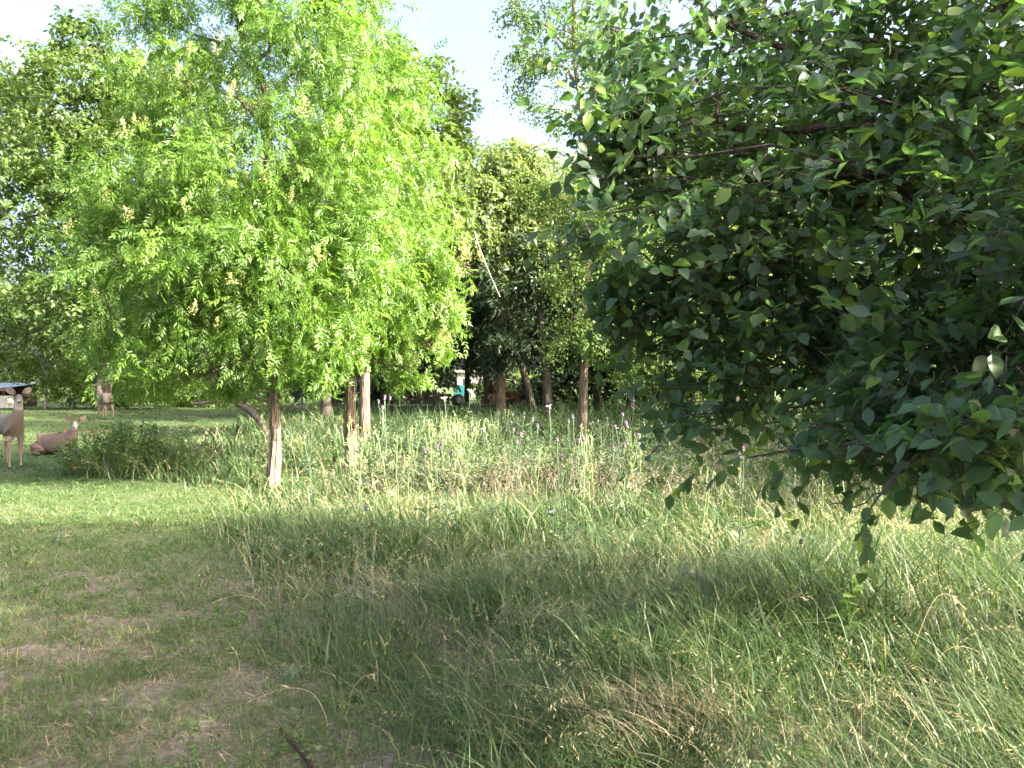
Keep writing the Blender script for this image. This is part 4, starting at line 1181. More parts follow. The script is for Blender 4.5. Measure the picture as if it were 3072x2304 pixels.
tspots = [(424, 445, 0, 'purple thistle at the lower left of the pale stalk clump'), (440, 443, 1, 'twin-headed purple thistle in front of the pale stalk clump'), (450, 447, 0, 'purple thistle at the foot of the pale stalk clump'), (509, 428, 0, 'purple thistle right of the pale stalk clump, with one large head'), (515, 439, 1, 'smaller purple thistle just below the large-headed one'), (364, 504, 0, 'low purple thistle in front of the big grey-green thistle'),
          (573, 422, 1, 'two-headed purple thistle just left of the tall thin trunk'), (560, 436, 0, 'purple thistle a little left of the tall thin trunk, lower than its neighbour'), (580, 436, 1, 'purple thistle in front of the base of the tall thin trunk'), (533, 426, 0, 'purple thistle midway between stalk clump and tall thin trunk'), (557, 451, 0, 'lowest purple thistle left of the tall thin trunk'), (625, 424, 2, 'many-stemmed purple thistle right of the tall thin trunk'),
          (611, 444, 1, 'deep purple thistle low in the grass right of the tall thin trunk'), (650, 398, 0, 'pink thistle at the edge of the near oval leaves'), (628, 391, 0, 'tall pale pink thistle against the dark wood'), (619, 411, 0, 'small pink thistle just below the tall pale pink one'), (636, 434, 0, 'faded thistle right of the many-stemmed one'), (311, 430, 0, 'lone thistle between the two bright trunks'), (800, 452, 0, 'purple thistle glimpsed under the right part of the near crown'), (742, 455, 1, 'twin-headed thistle glimpsed under the left part of the near crown')]
used = set()
for (px, py, v, lab) in tspots:
    o = protos[v] if v not in used else copy_tree(protos[v])
    used.add(v)
    h0 = (0.95 if py < 480 else 0.6) + 0.40 * float(np.clip((428 - py) / 36.0, 0, 1))
    place(o, px, py, h0, rf)
    s = h0 / (0.95, 1.0, 0.9)[v]
    o.scale = (s, s, s)
    o['label'] = lab or 'single small purple thistle among the tall grass stems'
# white poppies
WG = 'white poppies'
wp = [thistle(0.8, 1, 640, 'white', name='white_poppy', label='x', group=WG)]
for i, (px, py, lab) in enumerate(((547, 500, 'white poppy low in the middle of the meadow'), (446, 399, 'white poppy in front of the bench, above the pale stalks'), (466, 393, 'tall white poppy right above the pale stalk clump'), (548, 407, 'white poppy beside the leaning dark trunk'), (802, 539, 'white poppy below the hanging oval leaves'), (480, 428, 'white poppy at the right of the pale stalk clump'))):
    o = wp[0] if i == 0 else copy_tree(wp[0])
    h0 = 0.62 if py > 460 else 0.95 + 0.45 * float(np.clip((428 - py) / 36.0, 0, 1))
    place(o, px, py, h0, rf)
    o.scale = (h0 / 0.8,) * 3
    o['label'] = lab
# pale stalks
LG = 'pale lettuce stalks'
lp = [lettuce(1.0, 650 + i, 'x', LG) for i in range(4)]
spots = [(x, y) for x, y in zip(rf.uniform(424, 476, 24), rf.uniform(412, 428, 24))] + [(rf.uniform(340, 372), rf.uniform(418, 440)) for _ in range(7)] + [(rf.uniform(392, 418), rf.uniform(412, 432)) for _ in range(5)] + [(rf.uniform(486, 508), rf.uniform(410, 430)) for _ in range(6)] + [(rf.uniform(530, 640), rf.uniform(425, 445)) for _ in range(8)] + [(rf.uniform(690, 1000), rf.uniform(440, 480)) for _ in range(12)]
ORD = ('leftmost', 'second from the left', 'third from the left', 'fourth from the left', 'fifth from the left', 'sixth from the left', 'seventh from the left', 'eighth from the left', 'ninth from the left', 'tenth from the left', 'eleventh from the left', 'twelfth from the left')


def stalk_label(i):
    for lo, hi, text in ((24, 36, 'of the thin pale stalks beside the big grey-green thistle'), (36, 42, 'of the pale stalks right of the bright clump'), (42, 50, 'of the pale stalks at the foot of the tall thin tree'), (50, 62, 'of the pale stalks below the near oval leaves')):
        if lo <= i < hi:
            return ORD[sorted(range(lo, hi), key=lambda j: spots[j][0]).index(i)] + ' ' + text
    rank = sorted(range(24), key=lambda j: spots[j][0]).index(i)
    return 'pale yellow-budded stalk at the left side of the bright clump' if rank == 0 else 'pale yellow-budded stalk at the right side of the bright clump' if rank == 23 else 'pale yellow-budded stalk inside the bright clump before the bench'


for i, (px, py) in enumerate(spots):
    o = lp[i] if i < 4 else copy_tree(lp[i % 4])
    h0 = rf.uniform(0.9, 1.1) if py < 435 else rf.uniform(0.7, 0.85)
    place(o, px, py, h0, rf)
    o.rotation_euler.x = rf.normal(0, 0.13); o.rotation_euler.y = rf.normal(0, 0.13)
    o.scale = (h0,) * 3
    o['label'] = stalk_label(i)

r = np.random.default_rng(690)
n = 620
X = r.uniform(-2.6, 9.5, n * 3); Y = r.uniform(10.5, 20, n * 3)
ok = (meadow_side(X, Y) > 1.2) & (X < 0.62 * Y) & (r.random(n * 3) < np.clip(0.35 + 0.9 * vnoise(X, Y, 0.9, 91), 0, 1)) & (np.hypot(X + 1.2, Y - 13.5) > 0.9)
X, Y = X[ok], Y[ok]; n = len(X)
Hh = r.uniform(0.5, 1.15, n)
base = np.stack([X, Y, gz(X, Y)], 1); tilt = np.stack([r.normal(0, .13, n), r.normal(0, .13, n), np.ones(n)], 1)
tw_ = np.clip(r.normal(0.4, 0.15, n), 0, 1)
pp_ = [blades(base, Hh, np.full(n, 0.15), np.full(n, 0.008), tw_, r, segs=3)]
K = 38
u = r.uniform(0.15, 1.0, (n, K)); a = r.uniform(0, 6.28, (n, K))
PP = base[:, None] + tilt[:, None] * (Hh[:, None] * u * 0.95)[..., None] + r.normal(0, 0.05, (n, K, 3)) * np.array([1, 1, .3])
DD = np.stack([np.cos(a), np.sin(a), r.uniform(-0.2, 1.0, (n, K))], -1)
pp_.append(scatter_arrays(lance(0.13), PP.reshape(-1, 3), DD.reshape(-1, 3), np.tile([0, 0, 1.0], (n * K, 1)) + r.normal(0, .3, (n * K, 3)), (0.21 * (1.15 - u) * r.uniform(0.6, 1.3, (n, K))).ravel(), np.clip(np.repeat(tw_, K) + r.normal(0, .15, n * K), 0, 1)))
V, q, t3, c = join_arrays(pp_)
tag(add_obj('tall_weeds', mesh_data('tall_weeds', V, q, t3, tint=c, mat=M['tallweed'])), 'bushy grey-green weeds massed across the middle of the meadow', 'weeds', kind='stuff')

# the flowering shrub by the resting deer
r = np.random.default_rng(700)
sb = np.array([-6.75, 13.2, 0.0]); sb[2] = float(gz(sb[0], sb[1]))
shrub = empty('flowering_shrub', sb, 'spreading green shrub with a few orange flowers in front of the resting deer', 'shrub')
st = Tubes(); pts, ds, sz, tipz = [], [], [], []
for i in range(190):
    a = r.uniform(0, 6.28); rad = 1.25 * r.random() ** 0.6
    o = np.array([math.cos(a) * rad * 1.05, math.sin(a) * rad * 0.7, 0.0])
    o[2] = float(gz(sb[0] + o[0], sb[1] + o[1])) - sb[2]
    hgt = (0.98 - 0.38 * rad) * r.uniform(0.7, 1.15)
    e = o + np.array([r.normal(0, 0.16) - 0.05, r.normal(0, 0.16), hgt])
    p = curve(o, e, 5, wob=0.02, seed=i)
    st.add(p, np.linspace(0.006, 0.003, 5), 4)
    tipz.append(e)
    for j in range(26):
        u = r.uniform(0.12, 1.0)
        ii_ = min(int(u * 4), 3); f = u * 4 - ii_
        b = r.uniform(0, 6.28)
        pts.append(p[ii_] * (1 - f) + p[ii_ + 1] * f); ds.append((math.cos(b), math.sin(b), r.uniform(-0.2, 0.9))); sz.append(0.11 * r.uniform(0.6, 1.3))
tint_tubes(st, 'stems', M['weed'], shrub, 0.4)['kind'] = 'stuff'
leaf_part('foliage', pts, ds, sz, M['leaf_shrub'], shrub, lance(0.13), r, 0.5)['kind'] = 'stuff'
for (px, py) in ((90, 432), (94, 436), (88, 439), (97, 442), (66, 431), (73, 466), (76, 468), (61, 484), (103, 432)):
    q = W(px, py, 12.6 if py > 450 else 12.9) - sb
    f = add_obj('flower', HEADS['orange'][px % 2], shrub, q)
    f.rotation_euler = (r.uniform(0.3, 1.3), r.normal(0, 0.3), r.uniform(-0.6, 0.6)); f.scale = (1.05, 1.05, 1.05)
    if not any(np.linalg.norm(q - e) < 0.08 for e in tipz):
        sx = Tubes(); sx.add(curve((q[0] + 0.1, q[1], float(gz(sb[0] + q[0], sb[1] + q[1])) - sb[2]), q, 5), np.linspace(0.005, 0.003, 5), 4)
        tint_tubes(sx, 'stem', M['weed'], shrub, 0.4)

# leafy weeds in the foreground
def weed(name, label, loc, h, n, size, mat, tp, seed, spread=0.5):
    r = np.random.default_rng(seed)
    root = empty(name, loc, label, 'weed')
    st = Tubes(); pts, ds = [], []
    for s in range(3):
        e = np.array([r.normal(0, 0.3) * h, r.normal(0, 0.2) * h, h * r.uniform(0.8, 1.1)])
        p = curve((0, 0, 0), e, 6, wob=0.01, seed=seed + s)
        st.add(p, np.linspace(0.004, 0.002, 6), 5)
        for j in range(n // 3):
            u = 0.15 + 0.85 * j / (n // 3)
            i = min(int(u * 5), 4); f = u * 5 - i
            a = r.uniform(0, 6.28)
            pts.append(p[i] * (1 - f) + p[i + 1] * f); ds.append((math.cos(a), math.sin(a), r.uniform(-0.4, 0.6)))
    tint_tubes(st, 'stem', mat, root, 0.5)
    for i in range(len(pts)):
        leaf_part('leaf', [pts[i]], [ds[i]], [size * r.uniform(0.7, 1.2)], mat, root, tp, r, 0.6)
    return root


g0 = W(853, 640, 4.35); weed('broad_leaved_weed', 'bright green weed with long leaves in the lower right grass', (g0[0], 4.35, float(gz(g0[0], 4.35))), 0.50, 27, 0.15, M['leaf_soap'], lance(0.14), 801)
g0 = W(291, 672, 4.1); weed('grey_rosette', 'small grey-green rosette on the mown grass beside the meadow edge', (g0[0], 4.1, float(gz(g0[0], 4.1))), 0.06, 24, 0.05, M['thistle'], lance(0.16), 802)
g0 = W(352, 620, 5.0); weed('blue_weed', 'thin blue-grey weed leaning at the meadow edge', (g0[0], 5.0, float(gz(g0[0], 5.0))), 0.30, 15, 0.07, M['thistle'], lance(0.15), 803)
g0 = W(574, 555, 7.0); weed('blue_weed', 'blue-grey weed in the middle of the meadow beside the sunny patch', (g0[0], 7.0, float(gz(g0[0], 7.0))), 0.42, 24, 0.09, M['thistle'], lance(0.15), 804)
g0 = W(60, 540, 7.6); weed('grey_rosette', 'grey leafy weed on the lawn near the left edge', (g0[0], 7.6, float(gz(g0[0], 7.6))), 0.10, 42, 0.06, M['thistle'], lance(0.16), 805)


# single arching grass stalks in the foreground
def stalk(label, pts, wd, nspk, seed):
    r = np.random.default_rng(seed)
    p = smooth_path(pts, 18)
    o0 = p[0].copy()
    root = empty('grass_stalk', o0, label, 'grass stalk', 'single grass stalks')
    tb = Tubes(); tb.add(p - o0, np.linspace(wd, wd * 0.5, 18), 5)
    tint_tubes(tb, 'stem', M['seed'], root, 0.75)
    pp, dd, ss = [], [], []
    for j in range(nspk):
        i = 17 - int(j * 6 / max(nspk, 1))
        pp.append(p[i] - o0); t = norm(p[i] - p[i - 1]); dd.append(t * 0.9 + r.normal(0, 0.4, 3) - [0, 0, 0.2]); ss.append(0.04 * r.uniform(0.7, 1.3))
    leaf_part('seed_head', pp, dd, ss, M['seed'], root, leaf_small(0.14, 0.03), r, 0.8)


def FP(px, Y, z):
    x = (px - 512) / FPX * Y
    return np.array([x, Y, float(gz(x, Y)) + z])


stalk('long pale stalk arching left over bare soil above the fallen stick', [FP(328, 3.45, 0.0), FP(326, 3.5, 0.06), FP(312, 3.55, 0.15), FP(285, 3.6, 0.15), FP(253, 3.6, 0.09)], 0.0022, 6, 1)
stalk('pale stalk bent flat to the left at the meadow edge', [FP(268, 5.2, 0.0), FP(262, 5.2, 0.10), FP(240, 5.2, 0.15), FP(214, 5.2, 0.10)], 0.0022, 7, 2)
stalk('curved pale stalk on the mown grass left of the straw', [FP(226, 4.0, 0.0), FP(238, 4.0, 0.06), FP(239, 4.05, 0.12), FP(230, 4.1, 0.19)], 0.0018, 5, 3)
stalk('tall stalk with nodding seeds at the right, beside the bright weed', [FP(905, 4.0, 0.0), FP(915, 4.05, 0.2), FP(935, 4.1, 0.42), FP(955, 4.1, 0.42), FP(968, 4.1, 0.27)], 0.0022, 12, 4)
stalk('dry stalk bowing right in the lower right grass', [FP(925, 3.9, 0.0), FP(945, 3.9, 0.22), FP(975, 3.9, 0.22), FP(995, 3.9, 0.08)], 0.0024, 8, 5)
stalk('stalk curving out of the straw in the lower right', [FP(760, 4.4, 0.0), FP(765, 4.4, 0.2), FP(785, 4.4, 0.33), FP(810, 4.35, 0.36)], 0.0022, 7, 6)
stalk('long stalk lying across the front of the meadow', [FP(470, 4.0, 0.05), FP(500, 4.0, 0.12), FP(540, 4.0, 0.11), FP(570, 4.0, 0.12)], 0.0022, 7, 7)
stalk('short reddish seed stalk between the arching stalk and the straw', [FP(348, 3.7, 0.0), FP(352, 3.7, 0.10), FP(362, 3.7, 0.17), FP(374, 3.7, 0.19)], 0.0020, 7, 8)
stalk('pale drooping stalk at the left front of the tall grass', [FP(205, 8.0, 0.0), FP(200, 8.0, 0.25), FP(190, 8.0, 0.32), FP(182, 8.0, 0.22)], 0.0030, 9, 9)

# dark stick poking in at the bottom
sk = Tubes()
sp_ = np.array([W(281, 735, 3.42), W(297, 752, 3.25), W(314, 772, 3.05), W(335, 800, 2.8)])
for a in sp_: a[2] = max(a[2], float(gz(a[0], a[1])) + 0.03)
sk.add(smooth_path(sp_, 12), np.linspace(0.008, 0.015, 12), 9, rough=0.07, seed=5)
tag(sk.build('stick', M['rust']), 'dark reddish stick lying on the ground at the bottom edge', 'stick')

# ------------------------------------------------------------------ fallen tree, logs, stump
fb = W(268, 437, 20.5); fb[2] = float(gz(fb[0], fb[1]))
dead = empty('fallen_tree', fb, 'grey fallen tree leaning behind the straight bright trunk', 'tree')
def dead_part(name, pts, r0, r1, sides=9):
    t = Tubes(); p = smooth_path(pts, 14); t.add(p, np.linspace(r0, r1, 14), sides, rough=0.09, seed=int(r0 * 1000)); return t.build(name, M['bark_dead'], dead, fb)
dead_part('trunk', [fb + [0, 0, -0.05], W(262, 425, 20.8), W(252, 412, 21), W(240, 404, 21.2), W(224, 392, 21.5), W(213, 380, 21.7), W(200, 350, 22)], 0.055, 0.19, 11)
dead_part('branch', [W(238, 403, 21.2), W(250, 396, 21), W(262, 399, 20.8), W(276, 404, 20.6)], 0.12, 0.03)
dead_part('branch', [W(230, 397, 21.3), W(245, 390, 21), W(262, 392, 21), W(272, 395, 21)], 0.05, 0.015)
dead_part('branch', [W(228, 398, 21.3), W(212, 402, 21.3), W(190, 404, 21.3)], 0.10, 0.03)
for i, (px, py, ln, ang, lab) in enumerate(((300, 405, 1.0, 0.35, 'pale grey log at the left of the pile under the dark evergreens'), (314, 403, 1.2, 0.5, 'pale log sloping up in the middle of the pile'), (330, 406, 1.3, -0.1, 'grey log lying flat near the knot-holed trunk'), (322, 407, 1.5, 0.05, 'dark log lying at the front of the pile'), (290, 408, 1.1, -0.2, 'short dark log at the left end of the pile'))):
    Y = 33 - i * 0.25
    c = G(px, Y) + [0, 0, 0.12 + abs(math.sin(ang)) * ln / 2]
    t = Tubes()
    d = np.array([math.cos(ang), 0.25, math.sin(ang)]) * ln / 2
    t.add(curve(c - d, c + d, 7, wob=0.02, seed=i), np.full(7, 0.11 + 0.02 * (i % 3)), 10, rough=0.06, seed=i)
    tag(t.build('log', M['bark_grey'] if i < 3 else BE), lab, 'log', 'logs in the pile')
sp0 = W(207, 462, 15.0); sp0[2] = float(gz(sp0[0], sp0[1]))
stump = empty('rotten_stump', sp0, 'low rotten stump in the grass left of the straight bright trunk', 'stump')
t = Tubes(); t.add(np.array([[0, 0, -0.1], [0.02, 0, 0.08], [0.0, 0.02, 0.2], [0.01, 0, 0.28]]), [0.24, 0.2, 0.17, 0.12], 12, rough=0.16, seed=3); t.build('stump_body', M['bark_elm'], stump)
t = Tubes(); t.add(np.array([[0.3, -0.05, -0.02], [0.31, -0.05, 0.18], [0.33, -0.04, 0.30]]), [0.07, 0.06, 0.02], 8, rough=0.12, seed=4); t.build('splinter', M['bark_grey'], stump)


# ------------------------------------------------------------------ deer
def fur_mat():
    m, nt, out = new_mat('deer_fur')
    at = nt.nodes.new('ShaderNodeAttribute'); at.attribute_name = 'pelt'
    tc = nt.nodes.new('ShaderNodeTexCoord')
    no = nt.nodes.new('ShaderNodeTexNoise'); no.inputs['Scale'].default_value = 60; no.inputs['Detail'].default_value = 4
    nt.links.new(tc.outputs['Object'], no.inputs['Vector'])
    rp = ramp_node(nt, [(0.32, (0.62, 0.60, 0.58)), (0.68, (1.25, 1.25, 1.25))])
    nt.links.new(no.outputs['Fac'], rp.inputs[0])
    mx = nt.nodes.new('ShaderNodeMix'); mx.data_type = 'RGBA'; mx.blend_type = 'MULTIPLY'; mx.inputs['Factor'].default_value = 1
    nt.links.new(at.outputs['Color'], mx.inputs[6]); nt.links.new(rp.outputs[0], mx.inputs[7])
    p = nt.nodes.new('ShaderNodeBsdfPrincipled'); p.inputs['Roughness'].default_value = 0.85; p.inputs['Specular IOR Level'].default_value = 0.15
    nt.links.new(mx.outputs[2], p.inputs['Base Color']); nt.links.new(p.outputs[0], out.inputs['Surface'])
    return m


M['fur'] = fur_mat()
M['black'] = plain_mat('deer_nose_black', (0.015, 0.013, 0.012), 0.35, spec=0.5)
BROWN, TAN, WHITE_ = np.array([0.19, 0.15, 0.122]), np.array([0.22, 0.18, 0.14]), np.array([0.46, 0.43, 0.40])


def skin_body(verts, edges, rads, root_i, name):
    me = bpy.data.meshes.new(name)
    me.from_pydata([tuple(v) for v in verts], edges, [])
    o = bpy.data.objects.new(name, me)
    COL.objects.link(o)
    md = o.modifiers.new('skin', 'SKIN')
    md.use_smooth_shade = True
    for i, rr in enumerate(rads):
        sv = me.skin_vertices[0].data[i]
        sv.radius = rr if isinstance(rr, tuple) else (rr, rr)
        sv.use_root = (i == root_i)
    sub = o.modifiers.new('sub', 'SUBSURF'); sub.levels = 2; sub.render_levels = 2
    dg = bpy.context.evaluated_depsgraph_get()
    m2 = bpy.data.meshes.new_from_object(o.evaluated_get(dg))
    bpy.data.objects.remove(o)
    return m2


def blob(name, size, mat, parent, loc, rot=(0, 0, 0), seg=10):
    bm = bmesh.new()
    bmesh.ops.create_uvsphere(bm, u_segments=seg, v_segments=seg // 2 + 2, radius=1)
    bmesh.ops.scale(bm, verts=bm.verts, vec=size)
    me = bpy.data.meshes.new(name); bm.to_mesh(me); bm.free()
    for p in me.polygons: p.use_smooth = True
    me.materials.append(mat)
    o = add_obj(name, me, parent, loc)
    o.rotation_euler = rot
    return o


def deer(label, loc, yaw, pose, head_dir, tail_up=0.0, size=1.0, red=0.0):
    """local frame: x forward, y left, z up; head_dir is the local direction the nose points"""
    root = empty('deer', loc, label, 'deer', 'deer on the lawn', rotz=yaw)
    root.scale = (size, size, size)
    BROWN = np.array([0.185, 0.15, 0.124]) * (1 - red) + np.array([0.175, 0.110, 0.082]) * red
    hd = norm(np.array(head_dir, float))
    if pose == 'stand':
        sp = [(-0.44, 0, 0.80), (-0.10, 0, 0.755), (0.28, 0, 0.775), (0.42, 0, 0.93), (0.465, 0, 1.13), (0.48, 0, 1.30)]
        sr = [(0.145, 0.17), (0.165, 0.195), (0.14, 0.195), (0.105, 0.125), (0.074, 0.085), (0.070, 0.070)]
    else:
        sp = [(-0.46, 0, 0.20), (-0.10, 0, 0.27), (0.28, 0, 0.30), (0.42, 0, 0.44), (0.47, 0, 0.58), (0.49, 0, 0.70)]
        sr = [(0.17, 0.19), (0.20, 0.23), (0.17, 0.21), (0.105, 0.12), (0.068, 0.075), (0.065, 0.065)]
    V = [np.array(p, float) for p in sp]
    Rr = list(sr)
    E = [(i, i + 1) for i in range(5)]
    hb = V[5]
    V += [hb + hd * 0.085 + [0, 0, -0.012], hb + hd * 0.17 + [0, 0, -0.05], hb + hd * 0.225 + [0, 0, -0.07]]
    Rr += [(0.064, 0.066), (0.040, 0.042), (0.030, 0.030)]
    E += [(5, 6), (6, 7), (7, 8)]

    def chain(start, pts, rr):
        prev = start
        for p, q in zip(pts, rr):
            V.append(np.array(p, float)); Rr.append((q, q)); E.append((prev, len(V) - 1)); prev = len(V) - 1
    for s in (-1, 1):
        f = 0.05 * s
        if pose == 'stand':
            chain(0, [(-0.47, 0.095 * s, 0.66), (-0.36 + f, 0.105 * s, 0.53), (-0.53 + f, 0.105 * s, 0.36), (-0.49 + f, 0.105 * s, 0.08), (-0.46 + f, 0.105 * s, 0.012)], [0.115, 0.072, 0.032, 0.021, 0.026])
            chain(2, [(0.29, 0.10 * s, 0.60), (0.30 - f, 0.105 * s, 0.36), (0.305 - f, 0.105 * s, 0.08), (0.335 - f, 0.105 * s, 0.012)], [0.072, 0.032, 0.021, 0.026])
        else:
            chain(0, [(-0.38, 0.17 * s, 0.14), (-0.12, 0.24 * s, 0.11), (-0.38, 0.27 * s, 0.05), (-0.16, 0.29 * s, 0.03)], [0.11, 0.065, 0.03, 0.022])
            chain(2, [(0.30, 0.15 * s, 0.14), (0.42, 0.16 * s, 0.05), (0.22, 0.18 * s, 0.03)], [0.07, 0.03, 0.022])
    me = skin_body(V, E, Rr, 1, 'body')
    co = np.empty(len(me.vertices) * 3, np.float32); me.vertices.foreach_get('co', co); co = co.reshape(-1, 3)
    zref = 0.0 if pose == 'stand' else -0.50
    x, y, z = co[:, 0], co[:, 1], co[:, 2] - zref
    col = np.tile(BROWN, (len(co), 1))
    def mixc(w, c):
        nonlocal col
        col = col * (1 - w[:, None]) + c * w[:, None]
    mixc(sstep(0.60, 0.45, z), TAN)
    mixc(sstep(0.70, 0.60, z) * sstep(0.11, 0.05, np.abs(y)) * (x < 0.25) * (x > -0.35), WHITE_)
    mixc(sstep(-0.55, -0.60, x) * sstep(0.45, 0.6, z) * sstep(0.10, 0.06, np.abs(y)), WHITE_)
    dh = (co - hb) @ hd
    up = co[:, 2] - (hb[2] + dh * -0.25)
    mixc(sstep(0.10, 0.16, dh) * sstep(0.01, -0.02, up), WHITE_)            # chin
    fr_ = (co[:, :2] @ (hd[:2] / max(np.linalg.norm(hd[:2]), 1e-6))) - (hb[:2] @ (hd[:2] / max(np.linalg.norm(hd[:2]), 1e-6)))
    mixc(0.7 * sstep(-0.02, 0.04, fr_) * (z > 1.06) * (z < 1.25), WHITE_)    # throat patch
    mixc(0.35 * (z > 1.22), np.array([0.19, 0.16, 0.145]))                   # greyer face
    a = me.attributes.new('pelt', 'FLOAT_COLOR', 'POINT')
    cc = np.ones((len(co), 4), np.float32); cc[:, :3] = col
    a.data.foreach_set('color', cc.ravel())
    me.materials.clear(); me.materials.append(M['fur'])
    add_obj('body', me, root)
    side = np.array([-hd[1], hd[0], 0.0]); side /= max(np.linalg.norm(side), 1e-6)
    blob('nose', (0.022, 0.022, 0.018), M['black'], root, V[8] + hd * 0.016 + [0, 0, 0.002])
    for s in (-1, 1):
        blob('eye', (0.015, 0.015, 0.017), M['black'], root, hb + hd * 0.10 + side * (0.052 * s) + [0, 0, 0.028])
        # ears: cupped leaf shapes
        tp = leaf_oval(0.26, 0.30, -0.15, rows=((0.0, 0.35), (0.25, 0.9), (0.5, 1.0), (0.75, 0.75), (0.92, 0.35)), stalk=0.05)
        p0 = (hb + side * (0.055 * s) + [0, 0, 0.045])[None]
        d0 = (side * s * 0.95 + np.array([0, 0, 0.75]) - hd * 0.15)[None]
        u0 = hd[None] + [0, 0, 0.1]
        ear = scatter_arrays(tp, p0, d0, u0, np.array([0.19]), np.array([0.5]))
        ec = np.tile(np.array([0.20, 0.155, 0.135]), (len(ear[0]), 1))
        ear_me = mesh_data('ear', ear[0], ear[1], ear[2], col=ec, smooth=True, mat=M['fur'])
        eo = add_obj('ear', ear_me, root)
        sol = eo.modifiers.new('thick', 'SOLIDIFY'); sol.thickness = 0.008
    # tail
    zt = 0.84 if pose == 'stand' else 0.24
    tl = Tubes()
    tp_ = np.array([[-0.56, 0, zt], [-0.62, 0, zt - 0.05 + tail_up * 0.12], [-0.645, 0, zt - 0.14 + tail_up * 0.30], [-0.635, 0, zt - 0.25 + tail_up * 0.52]])
    tl.add(smooth_path(tp_, 8), [0.030, 0.042, 0.05, 0.055, 0.05, 0.045, 0.03, 0.012], 8)
    Vt = np.vstack(tl.V)
    add_obj('tail', mesh_data('tail', Vt, tl.Q, tl.T, col=np.tile(WHITE_ * 1.05 if tail_up else np.array([0.16, 0.11, 0.09]), (len(Vt), 1)), smooth=True, mat=M['fur']), root)
    if pose == 'stand':
        for s in (-1, 1):
            for (hx, ss) in ((-0.45 + 0.05 * s, s), (0.345 - 0.05 * s, s)):
                blob('hoof', (0.035, 0.022, 0.024), M['black'], root, (hx, 0.105 * ss, 0.016))
    return root


def body_yaw(vx, vy):
    return math.atan2(vy, vx)


def to_local(yaw, v):
    c, s = math.cos(-yaw), math.sin(-yaw)
    return (v[0] * c - v[1] * s, v[0] * s + v[1] * c, v[2])


# standing deer at the left edge, looking at the camera
Y1 = 14.3
g1 = G(17, Y1)
yw = body_yaw(0.78, -0.62)
f1 = np.array([math.cos(yw), math.sin(yw), 0])
hdir = norm(np.array([-g1[0] + 0.0, -Y1, -0.3 * 6]))
deer('standing deer at the left edge looking straight at the camera', (g1[0] - f1[0] * 0.42, g1[1] - f1[1] * 0.42, g1[2]), yw, 'stand', to_local(yw, (hdir[0] + 0.05, hdir[1], -0.12)), tail_up=0.62, size=1.06)
# resting deer behind the shrub
Y2 = 16.6
g2 = G(57, Y2)
yw2 = body_yaw(0.97, -0.22)
deer('reddish deer resting on the lawn half hidden by the orange-flowered shrub', (g2[0], g2[1], g2[2]), yw2, 'lie', to_local(yw2, norm(np.array([0.45, -1.0, -0.1]))), red=0.5)
# far deer looking away
Y3 = 29.5
g3 = G(104, Y3)
yw3 = body_yaw(-0.72, 0.62)
deer('far deer standing with its pale rump towards us before the thick trunk', (g3[0], g3[1], g3[2]), yw3, 'stand', to_local(yw3, norm(np.array([-0.95, -0.2, 0.0]))), tail_up=0.0, size=1.05)


# ------------------------------------------------------------------ built things far off
def box_bm(bm, lo, hi):
    vs = [bm.verts.new((x, y, z)) for x in (lo[0], hi[0]) for y in (lo[1], hi[1]) for z in (lo[2], hi[2])]
    for f in ((0, 1, 3, 2), (4, 6, 7, 5), (0, 4, 5, 1), (2, 3, 7, 6), (0, 2, 6, 4), (1, 5, 7, 3)):
        bm.faces.new([vs[i] for i in f])


def box_obj(name, lo, hi, mat, parent=None, bevel=0.0, loc=None):
    bm = bmesh.new(); box_bm(bm, lo, hi)
    bmesh.ops.recalc_face_normals(bm, faces=bm.faces)
    if bevel: bmesh.ops.bevel(bm, geom=bm.edges[:], offset=bevel, segments=2, affect='EDGES', profile=0.6)
    me = bpy.data.meshes.new(name); bm.to_mesh(me); bm.free(); me.materials.append(mat)
    return add_obj(name, me, parent, loc)


M['metal'] = plain_mat('roof_metal', (0.55, 0.57, 0.60), 0.35, 0.6, 0.1)
M['woodgrey'] = bark_mat('weathered_board', (0.16, 0.14, 0.12), (0.30, 0.27, 0.235), 20, 0.1, 0.3)
M['wooddark'] = bark_mat('dark_board', (0.06, 0.045, 0.035), (0.12, 0.09, 0.07), 20, 0.1, 0.3)
M['cream'] = plain_mat('cream_enamel', (0.62, 0.60, 0.53), 0.5, 0, 0.06)
M['wallwhite'] = plain_mat('pale_wall', (0.34, 0.30, 0.30), 0.8, 0, 0.06)
M['teal'] = plain_mat('teal_paint', (0.018, 0.13, 0.135), 0.5, 0, 0.1)
M['glass'] = plain_mat('window_dark', (0.03, 0.035, 0.04), 0.1, 0, 0.1, spec=0.6)
M['rustred'] = plain_mat('rusty_panel', (0.075, 0.035, 0.026), 0.85, 0, 0.3, 4)
M['char'] = plain_mat('sooty_black', (0.02, 0.02, 0.02), 0.6, 0, 0.2)

